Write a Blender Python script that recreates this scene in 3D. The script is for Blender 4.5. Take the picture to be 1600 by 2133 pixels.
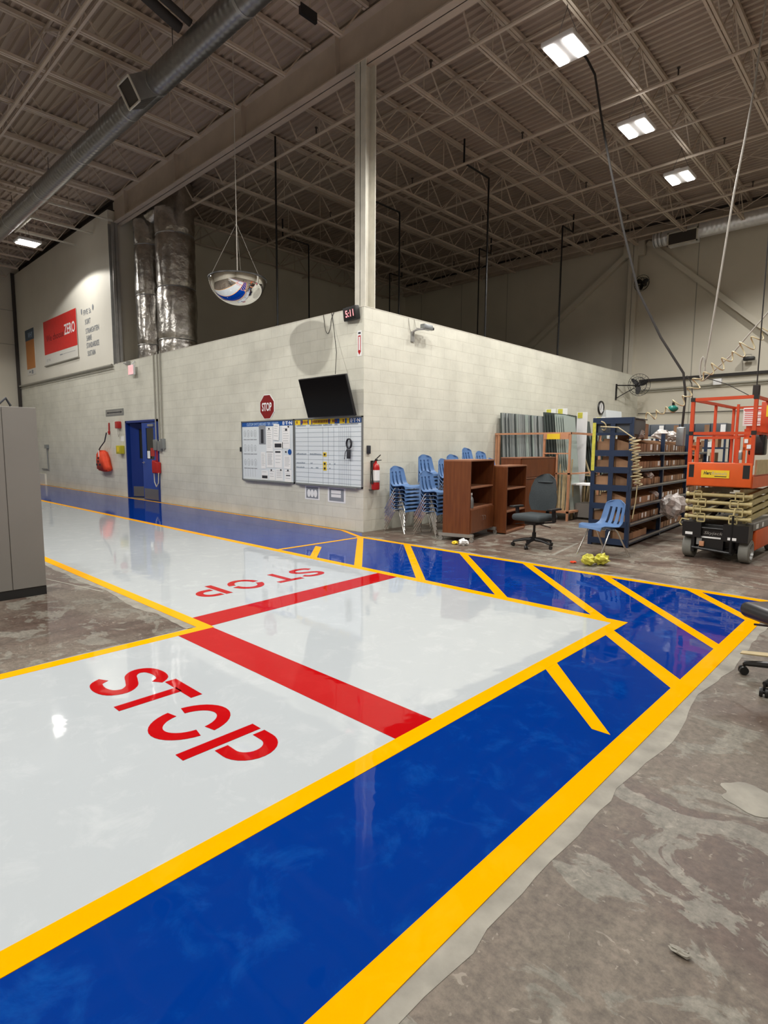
import bpy, bmesh, math, random
from mathutils import Vector, Matrix, noise
PI = math.pi
rnd = random.Random(7)
sc = bpy.context.scene
for o in list(bpy.data.objects):
    bpy.data.objects.remove(o)
COL = sc.collection

# ---------------------------------------------------------------- camera
F_PX = 1193.89
cam_d = bpy.data.cameras.new('camera')
cam_d.sensor_fit = 'HORIZONTAL'; cam_d.sensor_width = 36.0
cam_d.lens = F_PX / 1600 * 36.0
cam_d.clip_start = 0.05; cam_d.clip_end = 200
cam = bpy.data.objects.new('camera', cam_d); COL.objects.link(cam)
YAW, PIT, ROL = 2.32772911, -0.111212382, 0.00660928
cy, sy, cp, sp = math.cos(YAW), math.sin(YAW), math.cos(PIT), math.sin(PIT)
Fv = Vector((cy*cp, sy*cp, sp)); Rv = Vector((sy, -cy, 0)); Uv = Rv.cross(Fv)
cr, sr = math.cos(ROL), math.sin(ROL)
R2 = Rv*cr + Uv*sr; U2 = Uv*cr - Rv*sr
M = Matrix((R2, U2, -Fv)).transposed().to_4x4()
M.translation = Vector((7.02708571, -6.91884915, 1.45955358))
cam.matrix_world = M
sc.camera = cam

# ---------------------------------------------------------------- world, exposure
w = bpy.data.worlds.new('world'); sc.world = w; w.use_nodes = True
w.node_tree.nodes['Background'].inputs[0].default_value = (0.9, 0.95, 1.0, 1)
w.node_tree.nodes['Background'].inputs[1].default_value = 0.0
sc.view_settings.view_transform = 'Standard'; sc.view_settings.look = 'None'
sc.view_settings.gamma = 1.0; sc.view_settings.use_curve_mapping = False
sc.view_settings.exposure = 0.10
sc.cycles.use_denoising = True
sc.cycles.max_bounces = 8; sc.cycles.diffuse_bounces = 5; sc.cycles.glossy_bounces = 4
sc.cycles.sample_clamp_indirect = 6.0
sc.cycles.use_light_tree = True
LAMP_Z = 7.05
LAMP_W = 520.0            # watts of each high bay spot
LAMP_CONE = 160.0         # degrees, cut off of the high bay reflectors
LAMP_UP = 3.0            # watts of the point light added over each fixture to brighten the roof
LAMP_COL = (1.0, 0.965, 0.91)
# position of the high bay lamps (x, y, long axis: 0 = along y)
LAMPS = [(2.82, 1.23), (2.82, 3.95), (2.80, 6.45), (-11.74, -1.62),
         (2.82, -1.5), (2.82, -4.3), (2.82, -7.2), (-2.2, -6.3), (8.5, -4.3), (8.5, 3.9), (8.5, -10.0), (2.82, -10.2), (-8.6, -5.2), (-14.0, -5.4), (5.8, 9.1)]  # last three added out of view to brighten the long wall and back wall

# ---------------------------------------------------------------- helpers
def link(o, parent=None):
    COL.objects.link(o)
    if parent is not None: o.parent = parent
    return o

class MB:
    """collects shapes, then becomes one mesh object"""
    def __init__(s): s.v = []; s.f = []; s.sm = []
    def add(s, vs, fs, smooth=False, mat=None):
        n = len(s.v)
        s.v += [tuple(mat @ Vector(v)) if mat is not None else tuple(v) for v in vs]
        s.f += [tuple(i+n for i in f) for f in fs]; s.sm += [smooth]*len(fs)
        return s
    def box(s, x0, x1, y0, y1, z0, z1, mat=None):
        vs = [(x0,y0,z0),(x1,y0,z0),(x1,y1,z0),(x0,y1,z0),(x0,y0,z1),(x1,y0,z1),(x1,y1,z1),(x0,y1,z1)]
        return s.add(vs, [(0,3,2,1),(4,5,6,7),(0,1,5,4),(1,2,6,5),(2,3,7,6),(3,0,4,7)], False, mat)
    def cbox(s, c, d, mat=None):
        return s.box(c[0]-d[0]/2, c[0]+d[0]/2, c[1]-d[1]/2, c[1]+d[1]/2, c[2]-d[2]/2, c[2]+d[2]/2, mat)
    def bevbox(s, x0, x1, y0, y1, z0, z1, r, mat=None):
        """box with rounded vertical and horizontal edges"""
        bm = bmesh.new()
        bmesh.ops.create_cube(bm, size=1)
        for v in bm.verts:
            v.co = Vector(((x0+x1)/2+v.co.x*(x1-x0), (y0+y1)/2+v.co.y*(y1-y0), (z0+z1)/2+v.co.z*(z1-z0)))
        bmesh.ops.bevel(bm, geom=list(bm.edges), offset=r, segments=3, profile=0.5, affect='EDGES')
        bm.verts.index_update()
        vs = [v.co[:] for v in bm.verts]; fs = [tuple(v.index for v in f.verts) for f in bm.faces]
        bm.free()
        return s.add(vs, fs, True, mat)
    def bar(s, p, q, wdt, hgt=None, up=(0,0,1)):
        """rectangular bar from p to q"""
        p, q = Vector(p), Vector(q); hgt = hgt or wdt
        d = (q-p).normalized(); u = Vector(up)
        if abs(d.dot(u)) > 0.98: u = Vector((1,0,0))
        a = d.cross(u).normalized(); b = a.cross(d).normalized()
        vs = []
        for c in (p, q):
            for i, j in ((-1,-1),(1,-1),(1,1),(-1,1)):
                vs.append(c + a*(wdt/2*i) + b*(hgt/2*j))
        return s.add(vs, [(3,2,1,0),(4,5,6,7),(0,1,5,4),(1,2,6,5),(2,3,7,6),(3,0,4,7)])
    def tube(s, path, r, n=8, caps=True, rf=None):
        path = [Vector(p) for p in path]; m = len(path); vs = []; fs = []
        prev = None
        for i, p in enumerate(path):
            if i == 0: d = path[1]-path[0]
            elif i == m-1: d = path[-1]-path[-2]
            else: d = (path[i+1]-p).normalized() + (p-path[i-1]).normalized()
            d = d.normalized() if d.length > 1e-9 else Vector((0,0,1))
            if prev is None:
                a = d.orthogonal().normalized()
            else:
                a = prev - d*prev.dot(d)
                a = a.normalized() if a.length > 1e-6 else d.orthogonal().normalized()
            prev = a; b = d.cross(a)
            rr = r if rf is None else rf(i/(m-1))
            for k in range(n):
                t = 2*PI*k/n
                vs.append(p + a*(rr*math.cos(t)) + b*(rr*math.sin(t)))
        for i in range(m-1):
            for k in range(n):
                k2 = (k+1) % n
                fs.append((i*n+k, i*n+k2, (i+1)*n+k2, (i+1)*n+k))
        s.add(vs, fs, True)
        if caps:
            s.add([vs[k] for k in range(n)], [tuple(reversed(range(n)))])
            s.add([vs[(m-1)*n+k] for k in range(n)], [tuple(range(n))])
        return s
    def lathe(s, prof, n=24, c=(0,0,0), mat=None):
        """profile of (radius, z) turned about the z axis"""
        vs = []; fs = []
        for r, z in prof:
            for k in range(n):
                t = 2*PI*k/n
                vs.append((c[0]+r*math.cos(t), c[1]+r*math.sin(t), c[2]+z))
        for i in range(len(prof)-1):
            for k in range(n):
                k2 = (k+1) % n
                fs.append((i*n+k, i*n+k2, (i+1)*n+k2, (i+1)*n+k))
        return s.add(vs, fs, True, mat)
    def prism(s, poly, z0, z1, mat=None):
        """polygon in xy between two heights"""
        if sum(a[0]*b[1]-b[0]*a[1] for a, b in zip(poly, poly[1:]+poly[:1])) < 0: poly = list(reversed(poly))
        n = len(poly)
        vs = [(x,y,z0) for x,y in poly] + [(x,y,z1) for x,y in poly]
        fs = [tuple(reversed(range(n))), tuple(range(n,2*n))]
        fs += [(i,(i+1)%n,(i+1)%n+n,i+n) for i in range(n)]
        return s.add(vs, fs, False, mat)
    def sphere(s, c, r, n=16, m=10, sx=1, sz=1):
        prof = [(r*math.sin(PI*i/m), -r*math.cos(PI*i/m)) for i in range(m+1)]
        prof[0] = (1e-4, prof[0][1]); prof[-1] = (1e-4, prof[-1][1])
        return s.lathe([(a*sx, b*sz) for a, b in prof], n, c)
    def mesh(s, name, sharp=38):
        me = bpy.data.meshes.new(name)
        me.from_pydata([tuple(v) for v in s.v], [], s.f)
        me.polygons.foreach_set('use_smooth', s.sm)
        if any(s.sm):
            try: me.set_sharp_from_angle(angle=math.radians(sharp))
            except Exception: pass
        me.update()
        return me
    def build(s, name, material, parent=None, loc=None, rot=None):
        me = s.mesh(name); me.materials.append(material)
        o = bpy.data.objects.new(name, me)
        if loc: o.location = loc
        if rot: o.rotation_euler = rot
        return link(o, parent)

def tag(o, label=None, cat=None, group=None, kind=None):
    if label: o['label'] = label
    if cat: o['category'] = cat
    if group: o['group'] = group
    if kind: o['kind'] = kind
    return o
def thing(name, label, cat, loc=(0,0,0), rz=0, group=None):
    o = bpy.data.objects.new(name, None); o.empty_display_size = 0.1
    link(o); o.location = loc; o.rotation_euler = (0,0,rz)
    return tag(o, label, cat, group)
def struct(name, mb, m):
    return tag(mb.build(name, m), kind='structure')
ORD = ['first','second','third','fourth','fifth','sixth','seventh','eighth','ninth','tenth','eleventh','twelfth','thirteenth','fourteenth','fifteenth',
       'sixteenth','seventeenth','eighteenth','nineteenth','twentieth'] + ['twenty-'+q for q in ('first','second','third','fourth','fifth','sixth','seventh','eighth','ninth')] + ['thirtieth'] + ['thirty-'+q for q in ('first','second','third','fourth','fifth','sixth','seventh','eighth','ninth')]
def kids(o): return [c for c in bpy.data.objects if c.parent == o]
CH = {}
def dup(root, loc, rz=0, label=None, group=None):
    """a copy of a thing with copies of its parts and sub-parts"""
    if root.name not in CH:
        CH[root.name] = [(c, kids(c)) for c in kids(root)]
    r = root.copy(); COL.objects.link(r); r.location = loc; r.rotation_euler = (0,0,rz)
    if label: r['label'] = label
    if group: r['group'] = group
    for c, subs in CH[root.name]:
        k = c.copy(); COL.objects.link(k); k.parent = r
        for g in subs:
            q = g.copy(); COL.objects.link(q); q.parent = k
    return r

def text_mesh(body, font_bold=0.0):
    cu = bpy.data.curves.new('lettering', 'FONT'); cu.body = body
    cu.resolution_u = 3; cu.offset = font_bold; cu.align_x = 'LEFT'
    o = bpy.data.objects.new('lettering', cu); COL.objects.link(o)
    dg = bpy.context.evaluated_depsgraph_get(); dg.update()
    me = bpy.data.meshes.new_from_object(o.evaluated_get(dg))
    bpy.data.objects.remove(o); bpy.data.curves.remove(cu)
    return me
def text_fit(body, u0, u1, v0, v1, plane, off, m, parent, bold=0.0, name='lettering', depth=0.002, shear=0.0):
    """flat lettering stretched into a rectangle: plane 'xz' faces -y, 'yz' faces +x, 'zx' faces +y"""
    me = text_mesh(body, bold)
    xs = [v.co.x for v in me.vertices]; ys = [v.co.y for v in me.vertices]
    a0, a1, b0, b1 = min(xs), max(xs), min(ys), max(ys)
    for v in me.vertices:
        u = u0 + (v.co.x-a0)/(a1-a0)*(u1-u0); q = v0 + (v.co.y-b0)/(b1-b0)*(v1-v0)
        u += (v.co.y-b0)*shear
        if plane == 'xz': v.co = (u, off, q)
        elif plane == 'yz': v.co = (off, u, q)
    me.materials.clear(); me.materials.append(m); me.update(); me.name = name
    return link(bpy.data.objects.new(name, me), parent)

# ---------------------------------------------------------------- materials
def new_mat(name):
    m = bpy.data.materials.new(name); m.use_nodes = True
    nt = m.node_tree; b = nt.nodes['Principled BSDF']
    return m, nt, b
def setp(b, **k):
    names = dict(color='Base Color', rough='Roughness', metal='Metallic', coat='Coat Weight', coat_r='Coat Roughness',
                 spec='Specular IOR Level', em='Emission Color', es='Emission Strength', alpha='Alpha', trans='Transmission Weight', ior='IOR')
    for a, v in k.items():
        b.inputs[names[a]].default_value = (tuple(v)+(1,)) if a in ('color','em') else v
def mat(name, color, rough=0.5, metal=0.0, var=0.0, scale=6.0, bump=0.0, bscale=40.0, obj_var=0.0, **k):
    m, nt, b = new_mat(name); setp(b, color=color, rough=rough, metal=metal, **k)
    L = nt.links.new
    if var or bump or obj_var:
        tc = nt.nodes.new('ShaderNodeTexCoord')
    if var or obj_var:
        mx = nt.nodes.new('ShaderNodeHueSaturation'); mx.inputs['Color'].default_value = tuple(color)+(1,)
        add = nt.nodes.new('ShaderNodeMath'); add.operation = 'ADD'; add.inputs[0].default_value = 1.0; add.inputs[1].default_value = 0.0
        last = None
        if var:
            n = nt.nodes.new('ShaderNodeTexNoise'); n.inputs['Scale'].default_value = scale; n.inputs['Detail'].default_value = 5
            L(tc.outputs['Object'], n.inputs['Vector'])
            mr = nt.nodes.new('ShaderNodeMapRange'); mr.inputs[1].default_value = 0.3; mr.inputs[2].default_value = 0.7
            mr.inputs[3].default_value = 1-var; mr.inputs[4].default_value = 1+var
            L(n.outputs['Fac'], mr.inputs[0]); L(mr.outputs[0], add.inputs[0])
        if obj_var:
            oi = nt.nodes.new('ShaderNodeObjectInfo')
            m2 = nt.nodes.new('ShaderNodeMapRange'); m2.inputs[3].default_value = -obj_var; m2.inputs[4].default_value = obj_var
            L(oi.outputs['Random'], m2.inputs[0]); L(m2.outputs[0], add.inputs[1])
        L(add.outputs[0], mx.inputs['Value']); L(mx.outputs[0], b.inputs['Base Color'])
    if bump:
        n2 = nt.nodes.new('ShaderNodeTexNoise'); n2.inputs['Scale'].default_value = bscale; n2.inputs['Detail'].default_value = 4
        L(tc.outputs['Object'], n2.inputs['Vector'])
        bp = nt.nodes.new('ShaderNodeBump'); bp.inputs['Strength'].default_value = bump; bp.inputs['Distance'].default_value = 0.01
        L(n2.outputs['Fac'], bp.inputs['Height']); L(bp.outputs[0], b.inputs['Normal'])
    return m
def emit(name, color, s):
    m, nt, b = new_mat(name); setp(b, color=(0.8,0.8,0.8), em=color, es=s); return m

def block_mat(name, axis):
    """painted concrete block: courses 0.2 m high, blocks 0.4 m long"""
    m, nt, b = new_mat(name); L = nt.links.new; N = nt.nodes.new
    tc = N('ShaderNodeTexCoord'); sx = N('ShaderNodeSeparateXYZ'); cx = N('ShaderNodeCombineXYZ')
    L(tc.outputs['Object'], sx.inputs[0]); L(sx.outputs[axis], cx.inputs[0]); L(sx.outputs['Z'], cx.inputs[1])
    br = N('ShaderNodeTexBrick'); br.inputs['Scale'].default_value = 1
    br.inputs['Brick Width'].default_value = 0.4; br.inputs['Row Height'].default_value = 0.2
    br.inputs['Mortar Size'].default_value = 0.0035; br.inputs['Mortar Smooth'].default_value = 0.3
    br.offset = 0.5
    br.inputs['Color1'].default_value = (0.66,0.655,0.565,1); br.inputs['Color2'].default_value = (0.69,0.685,0.595,1)
    br.inputs['Mortar'].default_value = (0.56,0.545,0.465,1)
    L(cx.outputs[0], br.inputs['Vector'])
    n = N('ShaderNodeTexNoise'); n.inputs['Scale'].default_value = 1.3; n.inputs['Detail'].default_value = 8; n.inputs['Roughness'].default_value = 0.65
    L(tc.outputs['Object'], n.inputs['Vector'])
    r = N('ShaderNodeMapRange'); r.inputs[1].default_value = 0.35; r.inputs[2].default_value = 0.72; r.inputs[3].default_value = 1.06; r.inputs[4].default_value = 0.84
    L(n.outputs['Fac'], r.inputs[0])
    mx = N('ShaderNodeHueSaturation'); L(br.outputs['Color'], mx.inputs['Color']); L(r.outputs[0], mx.inputs['Value'])
    L(mx.outputs[0], b.inputs['Base Color'])
    # scuffs
    n3 = N('ShaderNodeTexNoise'); n3.inputs['Scale'].default_value = 25; n3.inputs['Detail'].default_value = 5
    L(tc.outputs['Object'], n3.inputs['Vector'])
    ad = N('ShaderNodeMath'); ad.operation = 'MULTIPLY_ADD'; ad.inputs[1].default_value = -1.0
    L(br.outputs['Fac'], ad.inputs[0])
    m4 = N('ShaderNodeMath'); m4.operation = 'MULTIPLY'; m4.inputs[1].default_value = 0.35
    L(n3.outputs['Fac'], m4.inputs[0]); L(m4.outputs[0], ad.inputs[2])
    bp = N('ShaderNodeBump'); bp.inputs['Strength'].default_value = 0.5; bp.inputs['Distance'].default_value = 0.006
    L(ad.outputs[0], bp.inputs['Height']); L(bp.outputs[0], b.inputs['Normal'])
    setp(b, rough=0.5, spec=0.3)
    return m

def concrete_mat():
    m, nt, b = new_mat('worn_concrete'); L = nt.links.new; N = nt.nodes.new
    tc = N('ShaderNodeTexCoord')
    mp = N('ShaderNodeMapping'); mp.inputs['Scale'].default_value = (0.7, 1.0, 1.0); mp.inputs['Rotation'].default_value = (0,0,0.6)
    L(tc.outputs['Object'], mp.inputs[0])
    def noise_n(sc_, det, ro, dist=0.0, src=None):
        n = N('ShaderNodeTexNoise'); n.inputs['Scale'].default_value = sc_; n.inputs['Detail'].default_value = det
        n.inputs['Roughness'].default_value = ro; n.inputs['Distortion'].default_value = dist
        L((src or mp).outputs[0 if src is None else 'Object'], n.inputs['Vector']); return n
    def ramp(src, a, ca, bb, cb):
        r = N('ShaderNodeValToRGB'); r.color_ramp.elements[0].position = a; r.color_ramp.elements[0].color = ca+(1,)
        r.color_ramp.elements[1].position = bb; r.color_ramp.elements[1].color = cb+(1,); L(src.outputs['Fac'], r.inputs[0]); return r
    big = noise_n(1.1, 6, 0.6, 0.6)
    base = ramp(big, 0.40, (0.094,0.064,0.050), 0.60, (0.158,0.132,0.105))
    pn = noise_n(3.4, 10, 0.62, 0.8)
    patch = N('ShaderNodeMapRange'); patch.inputs[1].default_value = 0.54; patch.inputs[2].default_value = 0.56
    patch.inputs[3].default_value = 0; patch.inputs[4].default_value = 0.75
    L(pn.outputs['Fac'], patch.inputs[0])
    m1 = N('ShaderNodeMixRGB'); L(patch.outputs[0], m1.inputs[0]); L(base.outputs[0], m1.inputs[1]); m1.inputs[2].default_value = (0.215,0.205,0.172,1)
    fine = noise_n(30, 8, 0.75, 0.0, tc)
    fr = N('ShaderNodeMapRange'); fr.inputs[1].default_value = 0.3; fr.inputs[2].default_value = 0.75; fr.inputs[3].default_value = 0.5; fr.inputs[4].default_value = 1.45
    L(fine.outputs['Fac'], fr.inputs[0])
    hs = N('ShaderNodeHueSaturation'); L(m1.outputs[0], hs.inputs['Color']); L(fr.outputs[0], hs.inputs['Value'])
    # pale flecks
    fl = noise_n(14, 3, 0.5, 2.0)
    flr = N('ShaderNodeMapRange'); flr.inputs[1].default_value = 0.66; flr.inputs[2].default_value = 0.69; flr.inputs[4].default_value = 0.5
    L(fl.outputs['Fac'], flr.inputs[0])
    m2 = N('ShaderNodeMixRGB'); L(flr.outputs[0], m2.inputs[0]); L(hs.outputs[0], m2.inputs[1]); m2.inputs[2].default_value = (0.32,0.29,0.24,1)
    # long trowel / tyre streaks
    ms = N('ShaderNodeMapping'); ms.inputs['Scale'].default_value = (6.0, 0.5, 1.0); ms.inputs['Rotation'].default_value = (0,0,-0.15)
    L(tc.outputs['Object'], ms.inputs[0])
    st = N('ShaderNodeTexNoise'); st.inputs['Scale'].default_value = 1.6; st.inputs['Detail'].default_value = 6; L(ms.outputs[0], st.inputs['Vector'])
    sr_ = N('ShaderNodeMapRange'); sr_.inputs[1].default_value = 0.4; sr_.inputs[2].default_value = 0.7; sr_.inputs[3].default_value = 1.12; sr_.inputs[4].default_value = 0.8
    L(st.outputs['Fac'], sr_.inputs[0])
    h2 = N('ShaderNodeHueSaturation'); L(m2.outputs[0], h2.inputs['Color']); L(sr_.outputs[0], h2.inputs['Value'])
    # concrete gets paler towards the storage area
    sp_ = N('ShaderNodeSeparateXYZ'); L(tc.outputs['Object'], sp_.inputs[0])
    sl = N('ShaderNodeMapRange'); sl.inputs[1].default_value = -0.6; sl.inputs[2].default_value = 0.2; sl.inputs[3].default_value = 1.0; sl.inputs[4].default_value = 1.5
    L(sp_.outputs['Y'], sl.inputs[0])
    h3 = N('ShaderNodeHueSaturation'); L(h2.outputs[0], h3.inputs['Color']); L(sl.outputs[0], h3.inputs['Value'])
    L(h3.outputs[0], b.inputs['Base Color'])
    rr = N('ShaderNodeMapRange'); rr.inputs[1].default_value = 0.35; rr.inputs[2].default_value = 0.7; rr.inputs[3].default_value = 0.34; rr.inputs[4].default_value = 0.6
    L(big.outputs['Fac'], rr.inputs[0]); L(rr.outputs[0], b.inputs['Roughness'])
    bp = N('ShaderNodeBump'); bp.inputs['Strength'].default_value = 0.35; bp.inputs['Distance'].default_value = 0.006
    L(fine.outputs['Fac'], bp.inputs['Height']); L(bp.outputs[0], b.inputs['Normal'])
    setp(b, spec=0.4)
    return m

def epoxy_mat(name, color, scuff=0.0, scuff_col=(0.2,0.3,0.6), rough=0.3, coat=1.0, wave=0.06):
    m, nt, b = new_mat(name); L = nt.links.new; N = nt.nodes.new
    tc = N('ShaderNodeTexCoord')
    setp(b, color=color, rough=rough, coat=coat, coat_r=0.035, spec=0.0)
    if scuff:
        n = N('ShaderNodeTexNoise'); n.inputs['Scale'].default_value = 4.5; n.inputs['Detail'].default_value = 12; n.inputs['Roughness'].default_value = 0.7; n.inputs['Distortion'].default_value = 0.5
        L(tc.outputs['Object'], n.inputs['Vector'])
        r = N('ShaderNodeMapRange'); r.inputs[1].default_value = 0.52; r.inputs[2].default_value = 0.72; r.inputs[4].default_value = scuff
        L(n.outputs['Fac'], r.inputs[0])
        mx = N('ShaderNodeMixRGB'); mx.inputs[1].default_value = tuple(color)+(1,); mx.inputs[2].default_value = tuple(scuff_col)+(1,)
        L(r.outputs[0], mx.inputs[0]); L(mx.outputs[0], b.inputs['Base Color'])
    n2 = N('ShaderNodeTexNoise'); n2.inputs['Scale'].default_value = 5.0; n2.inputs['Detail'].default_value = 2
    L(tc.outputs['Object'], n2.inputs['Vector'])
    bp = N('ShaderNodeBump'); bp.inputs['Strength'].default_value = wave; bp.inputs['Distance'].default_value = 0.02
    L(n2.outputs['Fac'], bp.inputs['Height']); L(bp.outputs[0], b.inputs['Normal']); L(bp.outputs[0], b.inputs['Coat Normal'])
    return m

def wood_mat(name, c1, c2, rough=0.35):
    m, nt, b = new_mat(name); L = nt.links.new; N = nt.nodes.new
    tc = N('ShaderNodeTexCoord'); mp = N('ShaderNodeMapping'); mp.inputs['Scale'].default_value = (14, 14, 1.2)
    L(tc.outputs['Object'], mp.inputs[0])
    n = N('ShaderNodeTexNoise'); n.inputs['Scale'].default_value = 2.0; n.inputs['Detail'].default_value = 6; L(mp.outputs[0], n.inputs['Vector'])
    r = N('ShaderNodeValToRGB'); r.color_ramp.elements[0].position = 0.3; r.color_ramp.elements[0].color = c1+(1,)
    r.color_ramp.elements[1].position = 0.7; r.color_ramp.elements[1].color = c2+(1,)
    L(n.outputs['Fac'], r.inputs[0]); L(r.outputs[0], b.inputs['Base Color']); setp(b, rough=rough)
    return m

def spiral_duct_mat(name, color, axis, rough=0.32):
    m, nt, b = new_mat(name); L = nt.links.new; N = nt.nodes.new
    tc = N('ShaderNodeTexCoord'); wv = N('ShaderNodeTexWave'); wv.bands_direction = axis
    wv.inputs['Scale'].default_value = 2.6; wv.inputs['Distortion'].default_value = 0
    L(tc.outputs['Object'], wv.inputs['Vector'])
    bp = N('ShaderNodeBump'); bp.inputs['Strength'].default_value = 0.35; bp.inputs['Distance'].default_value = 0.01
    L(wv.outputs['Fac'], bp.inputs['Height']); L(bp.outputs[0], b.inputs['Normal'])
    n = N('ShaderNodeTexNoise'); n.inputs['Scale'].default_value = 9; L(tc.outputs['Object'], n.inputs['Vector'])
    r = N('ShaderNodeMapRange'); r.inputs[3].default_value = 0.8; r.inputs[4].default_value = 1.2; L(n.outputs['Fac'], r.inputs[0])
    hs = N('ShaderNodeHueSaturation'); hs.inputs['Color'].default_value = tuple(color)+(1,); L(r.outputs[0], hs.inputs['Value']); L(hs.outputs[0], b.inputs['Base Color'])
    setp(b, rough=rough, metal=0.9)
    return m

MT = {}
MT['block_x'] = block_mat('painted_block_long', 'X')
MT['block_y'] = block_mat('painted_block_short', 'Y')
MT['wall'] = mat('cream_wall_paint', (0.62,0.585,0.49), 0.6, var=0.06, scale=0.8)
MT['wall_white'] = mat('pale_wall_paint', (0.72,0.70,0.62), 0.6, var=0.04, scale=0.8)
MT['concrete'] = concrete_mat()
MT['deck'] = mat('roof_deck_paint', (0.41,0.335,0.275), 0.6, var=0.1, scale=0.7)
MT['steel_paint'] = mat('cream_steel_paint', (0.54,0.46,0.38), 0.5, var=0.08, scale=3)
MT['column_paint'] = mat('column_paint', (0.62,0.60,0.52), 0.45, var=0.1, scale=5)
MT['white_epoxy'] = epoxy_mat('white_floor_epoxy', (0.46,0.50,0.53), 0.2, (0.8,0.83,0.84), 0.3)
MT['blue_epoxy'] = epoxy_mat('blue_floor_epoxy', (0.0002,0.030,0.235), 0.42, (0.008,0.11,0.42), 0.28, 0.75)
MT['yellow_paint'] = epoxy_mat('yellow_line_paint', (0.88,0.385,0.0), 0.15, (0.95,0.56,0.03), 0.4, 0.3)
MT['red_paint'] = epoxy_mat('red_line_paint', (0.42,0.004,0.006), 0.2, (0.6,0.03,0.03), 0.35, 0.4)
MT['feather'] = mat('pale_ground_concrete', (0.27,0.255,0.215), 0.6, var=0.25, scale=7, bump=0.3)
MT['black'] = mat('black_plastic', (0.012,0.012,0.013), 0.4)
MT['black_m'] = mat('black_steel', (0.015,0.015,0.016), 0.35, 0.3)
MT['rubber'] = mat('grey_rubber', (0.20,0.20,0.18), 0.7, var=0.12, scale=9)
MT['dark_gap'] = mat('dark_steel', (0.05,0.042,0.036), 0.6)
MT['chrome'] = mat('chrome_tube', (0.75,0.74,0.72), 0.18, 1.0)
MT['galv'] = mat('galvanised_steel', (0.42,0.42,0.41), 0.4, 0.7, var=0.1)
MT['duct'] = spiral_duct_mat('spiral_duct_steel', (0.30,0.30,0.30), 'X', 0.36)
MT['duct_bright'] = spiral_duct_mat('bright_duct_steel', (0.85,0.87,0.90), 'X', 0.3)
MT['duct_bright'].node_tree.nodes['Principled BSDF'].inputs['Metallic'].default_value = 0.55
MT['foil'] = mat('foil_insulation', (0.58,0.56,0.53), 0.27, 1.0, var=0.25, scale=5, bump=1.0, bscale=11)
MT['mirror'] = mat('mirror_face', (0.95,0.95,0.95), 0.015, 1.0)
MT['navy'] = mat('navy_rack_steel', (0.012,0.028,0.070), 0.4, var=0.1)
MT['card'] = mat('brown_cardboard', (0.33,0.185,0.10), 0.8, var=0.1, obj_var=0.28)
MT['paper'] = mat('white_paper', (0.84,0.85,0.85), 0.7)
MT['poly'] = mat('clear_plastic_wrap', (0.55,0.52,0.50), 0.25, var=0.25, scale=20, bump=1.0, bscale=25)
MT['blue_chair'] = mat('blue_moulded_plastic', (0.11,0.215,0.43), 0.42, var=0.05, scale=5)
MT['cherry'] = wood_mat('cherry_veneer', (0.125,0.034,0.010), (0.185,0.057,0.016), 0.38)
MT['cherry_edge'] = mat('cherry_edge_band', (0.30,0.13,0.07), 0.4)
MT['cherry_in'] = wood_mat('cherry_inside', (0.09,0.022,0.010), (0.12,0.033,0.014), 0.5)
MT['fabric'] = mat('charcoal_fabric', (0.050,0.062,0.068), 0.9, var=0.12, scale=60, bump=0.25, bscale=300)
MT['orange'] = mat('orange_lift_paint', (0.72,0.105,0.012), 0.4, var=0.08)
MT['orange_red'] = mat('red_orange_rail_paint', (0.62,0.07,0.015), 0.42, var=0.06)
MT['tan'] = mat('tan_lift_arm_paint', (0.50,0.42,0.20), 0.5, var=0.12, scale=8)
MT['sign_yellow'] = mat('yellow_label', (0.85,0.60,0.02), 0.5)
MT['tape'] = mat('caution_tape', (0.60,0.57,0.07), 0.5, var=0.2, scale=20)
MT['peach'] = mat('peach_rack_paint', (0.55,0.27,0.15), 0.5, var=0.12)
MT['panel_a'] = mat('light_grey_panel', (0.30,0.33,0.33), 0.45, obj_var=0.25)
MT['panel_b'] = mat('dark_grey_panel', (0.05,0.065,0.062), 0.5, obj_var=0.3)
MT['panel_c'] = mat('greenish_grey_panel', (0.36,0.43,0.40), 0.45, obj_var=0.15)
MT['timber'] = mat('pale_timber', (0.52,0.42,0.24), 0.7, var=0.12, scale=12, obj_var=0.15)
MT['white_board'] = mat('white_board_face', (0.70,0.76,0.80), 0.3)
MT['board_blue'] = mat('board_header_blue', (0.01,0.09,0.36), 0.4)
MT['blue_text'] = mat('pale_blue_print', (0.45,0.62,0.85), 0.5)
MT['white_print'] = mat('white_print', (0.85,0.86,0.87), 0.5)
MT['ink'] = mat('black_ink', (0.02,0.022,0.03), 0.6)
MT['grey_ink'] = mat('grey_ink', (0.25,0.27,0.30), 0.6)
MT['line_ink'] = mat('blue_grey_line', (0.16,0.21,0.27), 0.6)
MT['alu'] = mat('aluminium_frame', (0.30,0.32,0.33), 0.35, 0.6)
MT['red_sign'] = mat('red_sign_face', (0.22,0.006,0.008), 0.4)
MT['red_gloss'] = mat('red_gloss_paint', (0.42,0.012,0.012), 0.3)
MT['banner_red'] = mat('red_banner', (0.62,0.03,0.025), 0.5, var=0.06)
MT['banner_dark'] = mat('dark_red_print', (0.16,0.012,0.014), 0.6)
MT['banner_orange'] = mat('orange_banner', (0.55,0.22,0.06), 0.6)
MT['banner_blue'] = mat('slate_blue_print', (0.06,0.10,0.15), 0.6)
MT['banner_white'] = mat('white_banner', (0.68,0.67,0.62), 0.6)
MT['door_blue'] = mat('blue_door_paint', (0.008,0.055,0.32), 0.35, var=0.05)
MT['door_dark'] = mat('deep_blue_frame_paint', (0.006,0.030,0.20), 0.35)
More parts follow.
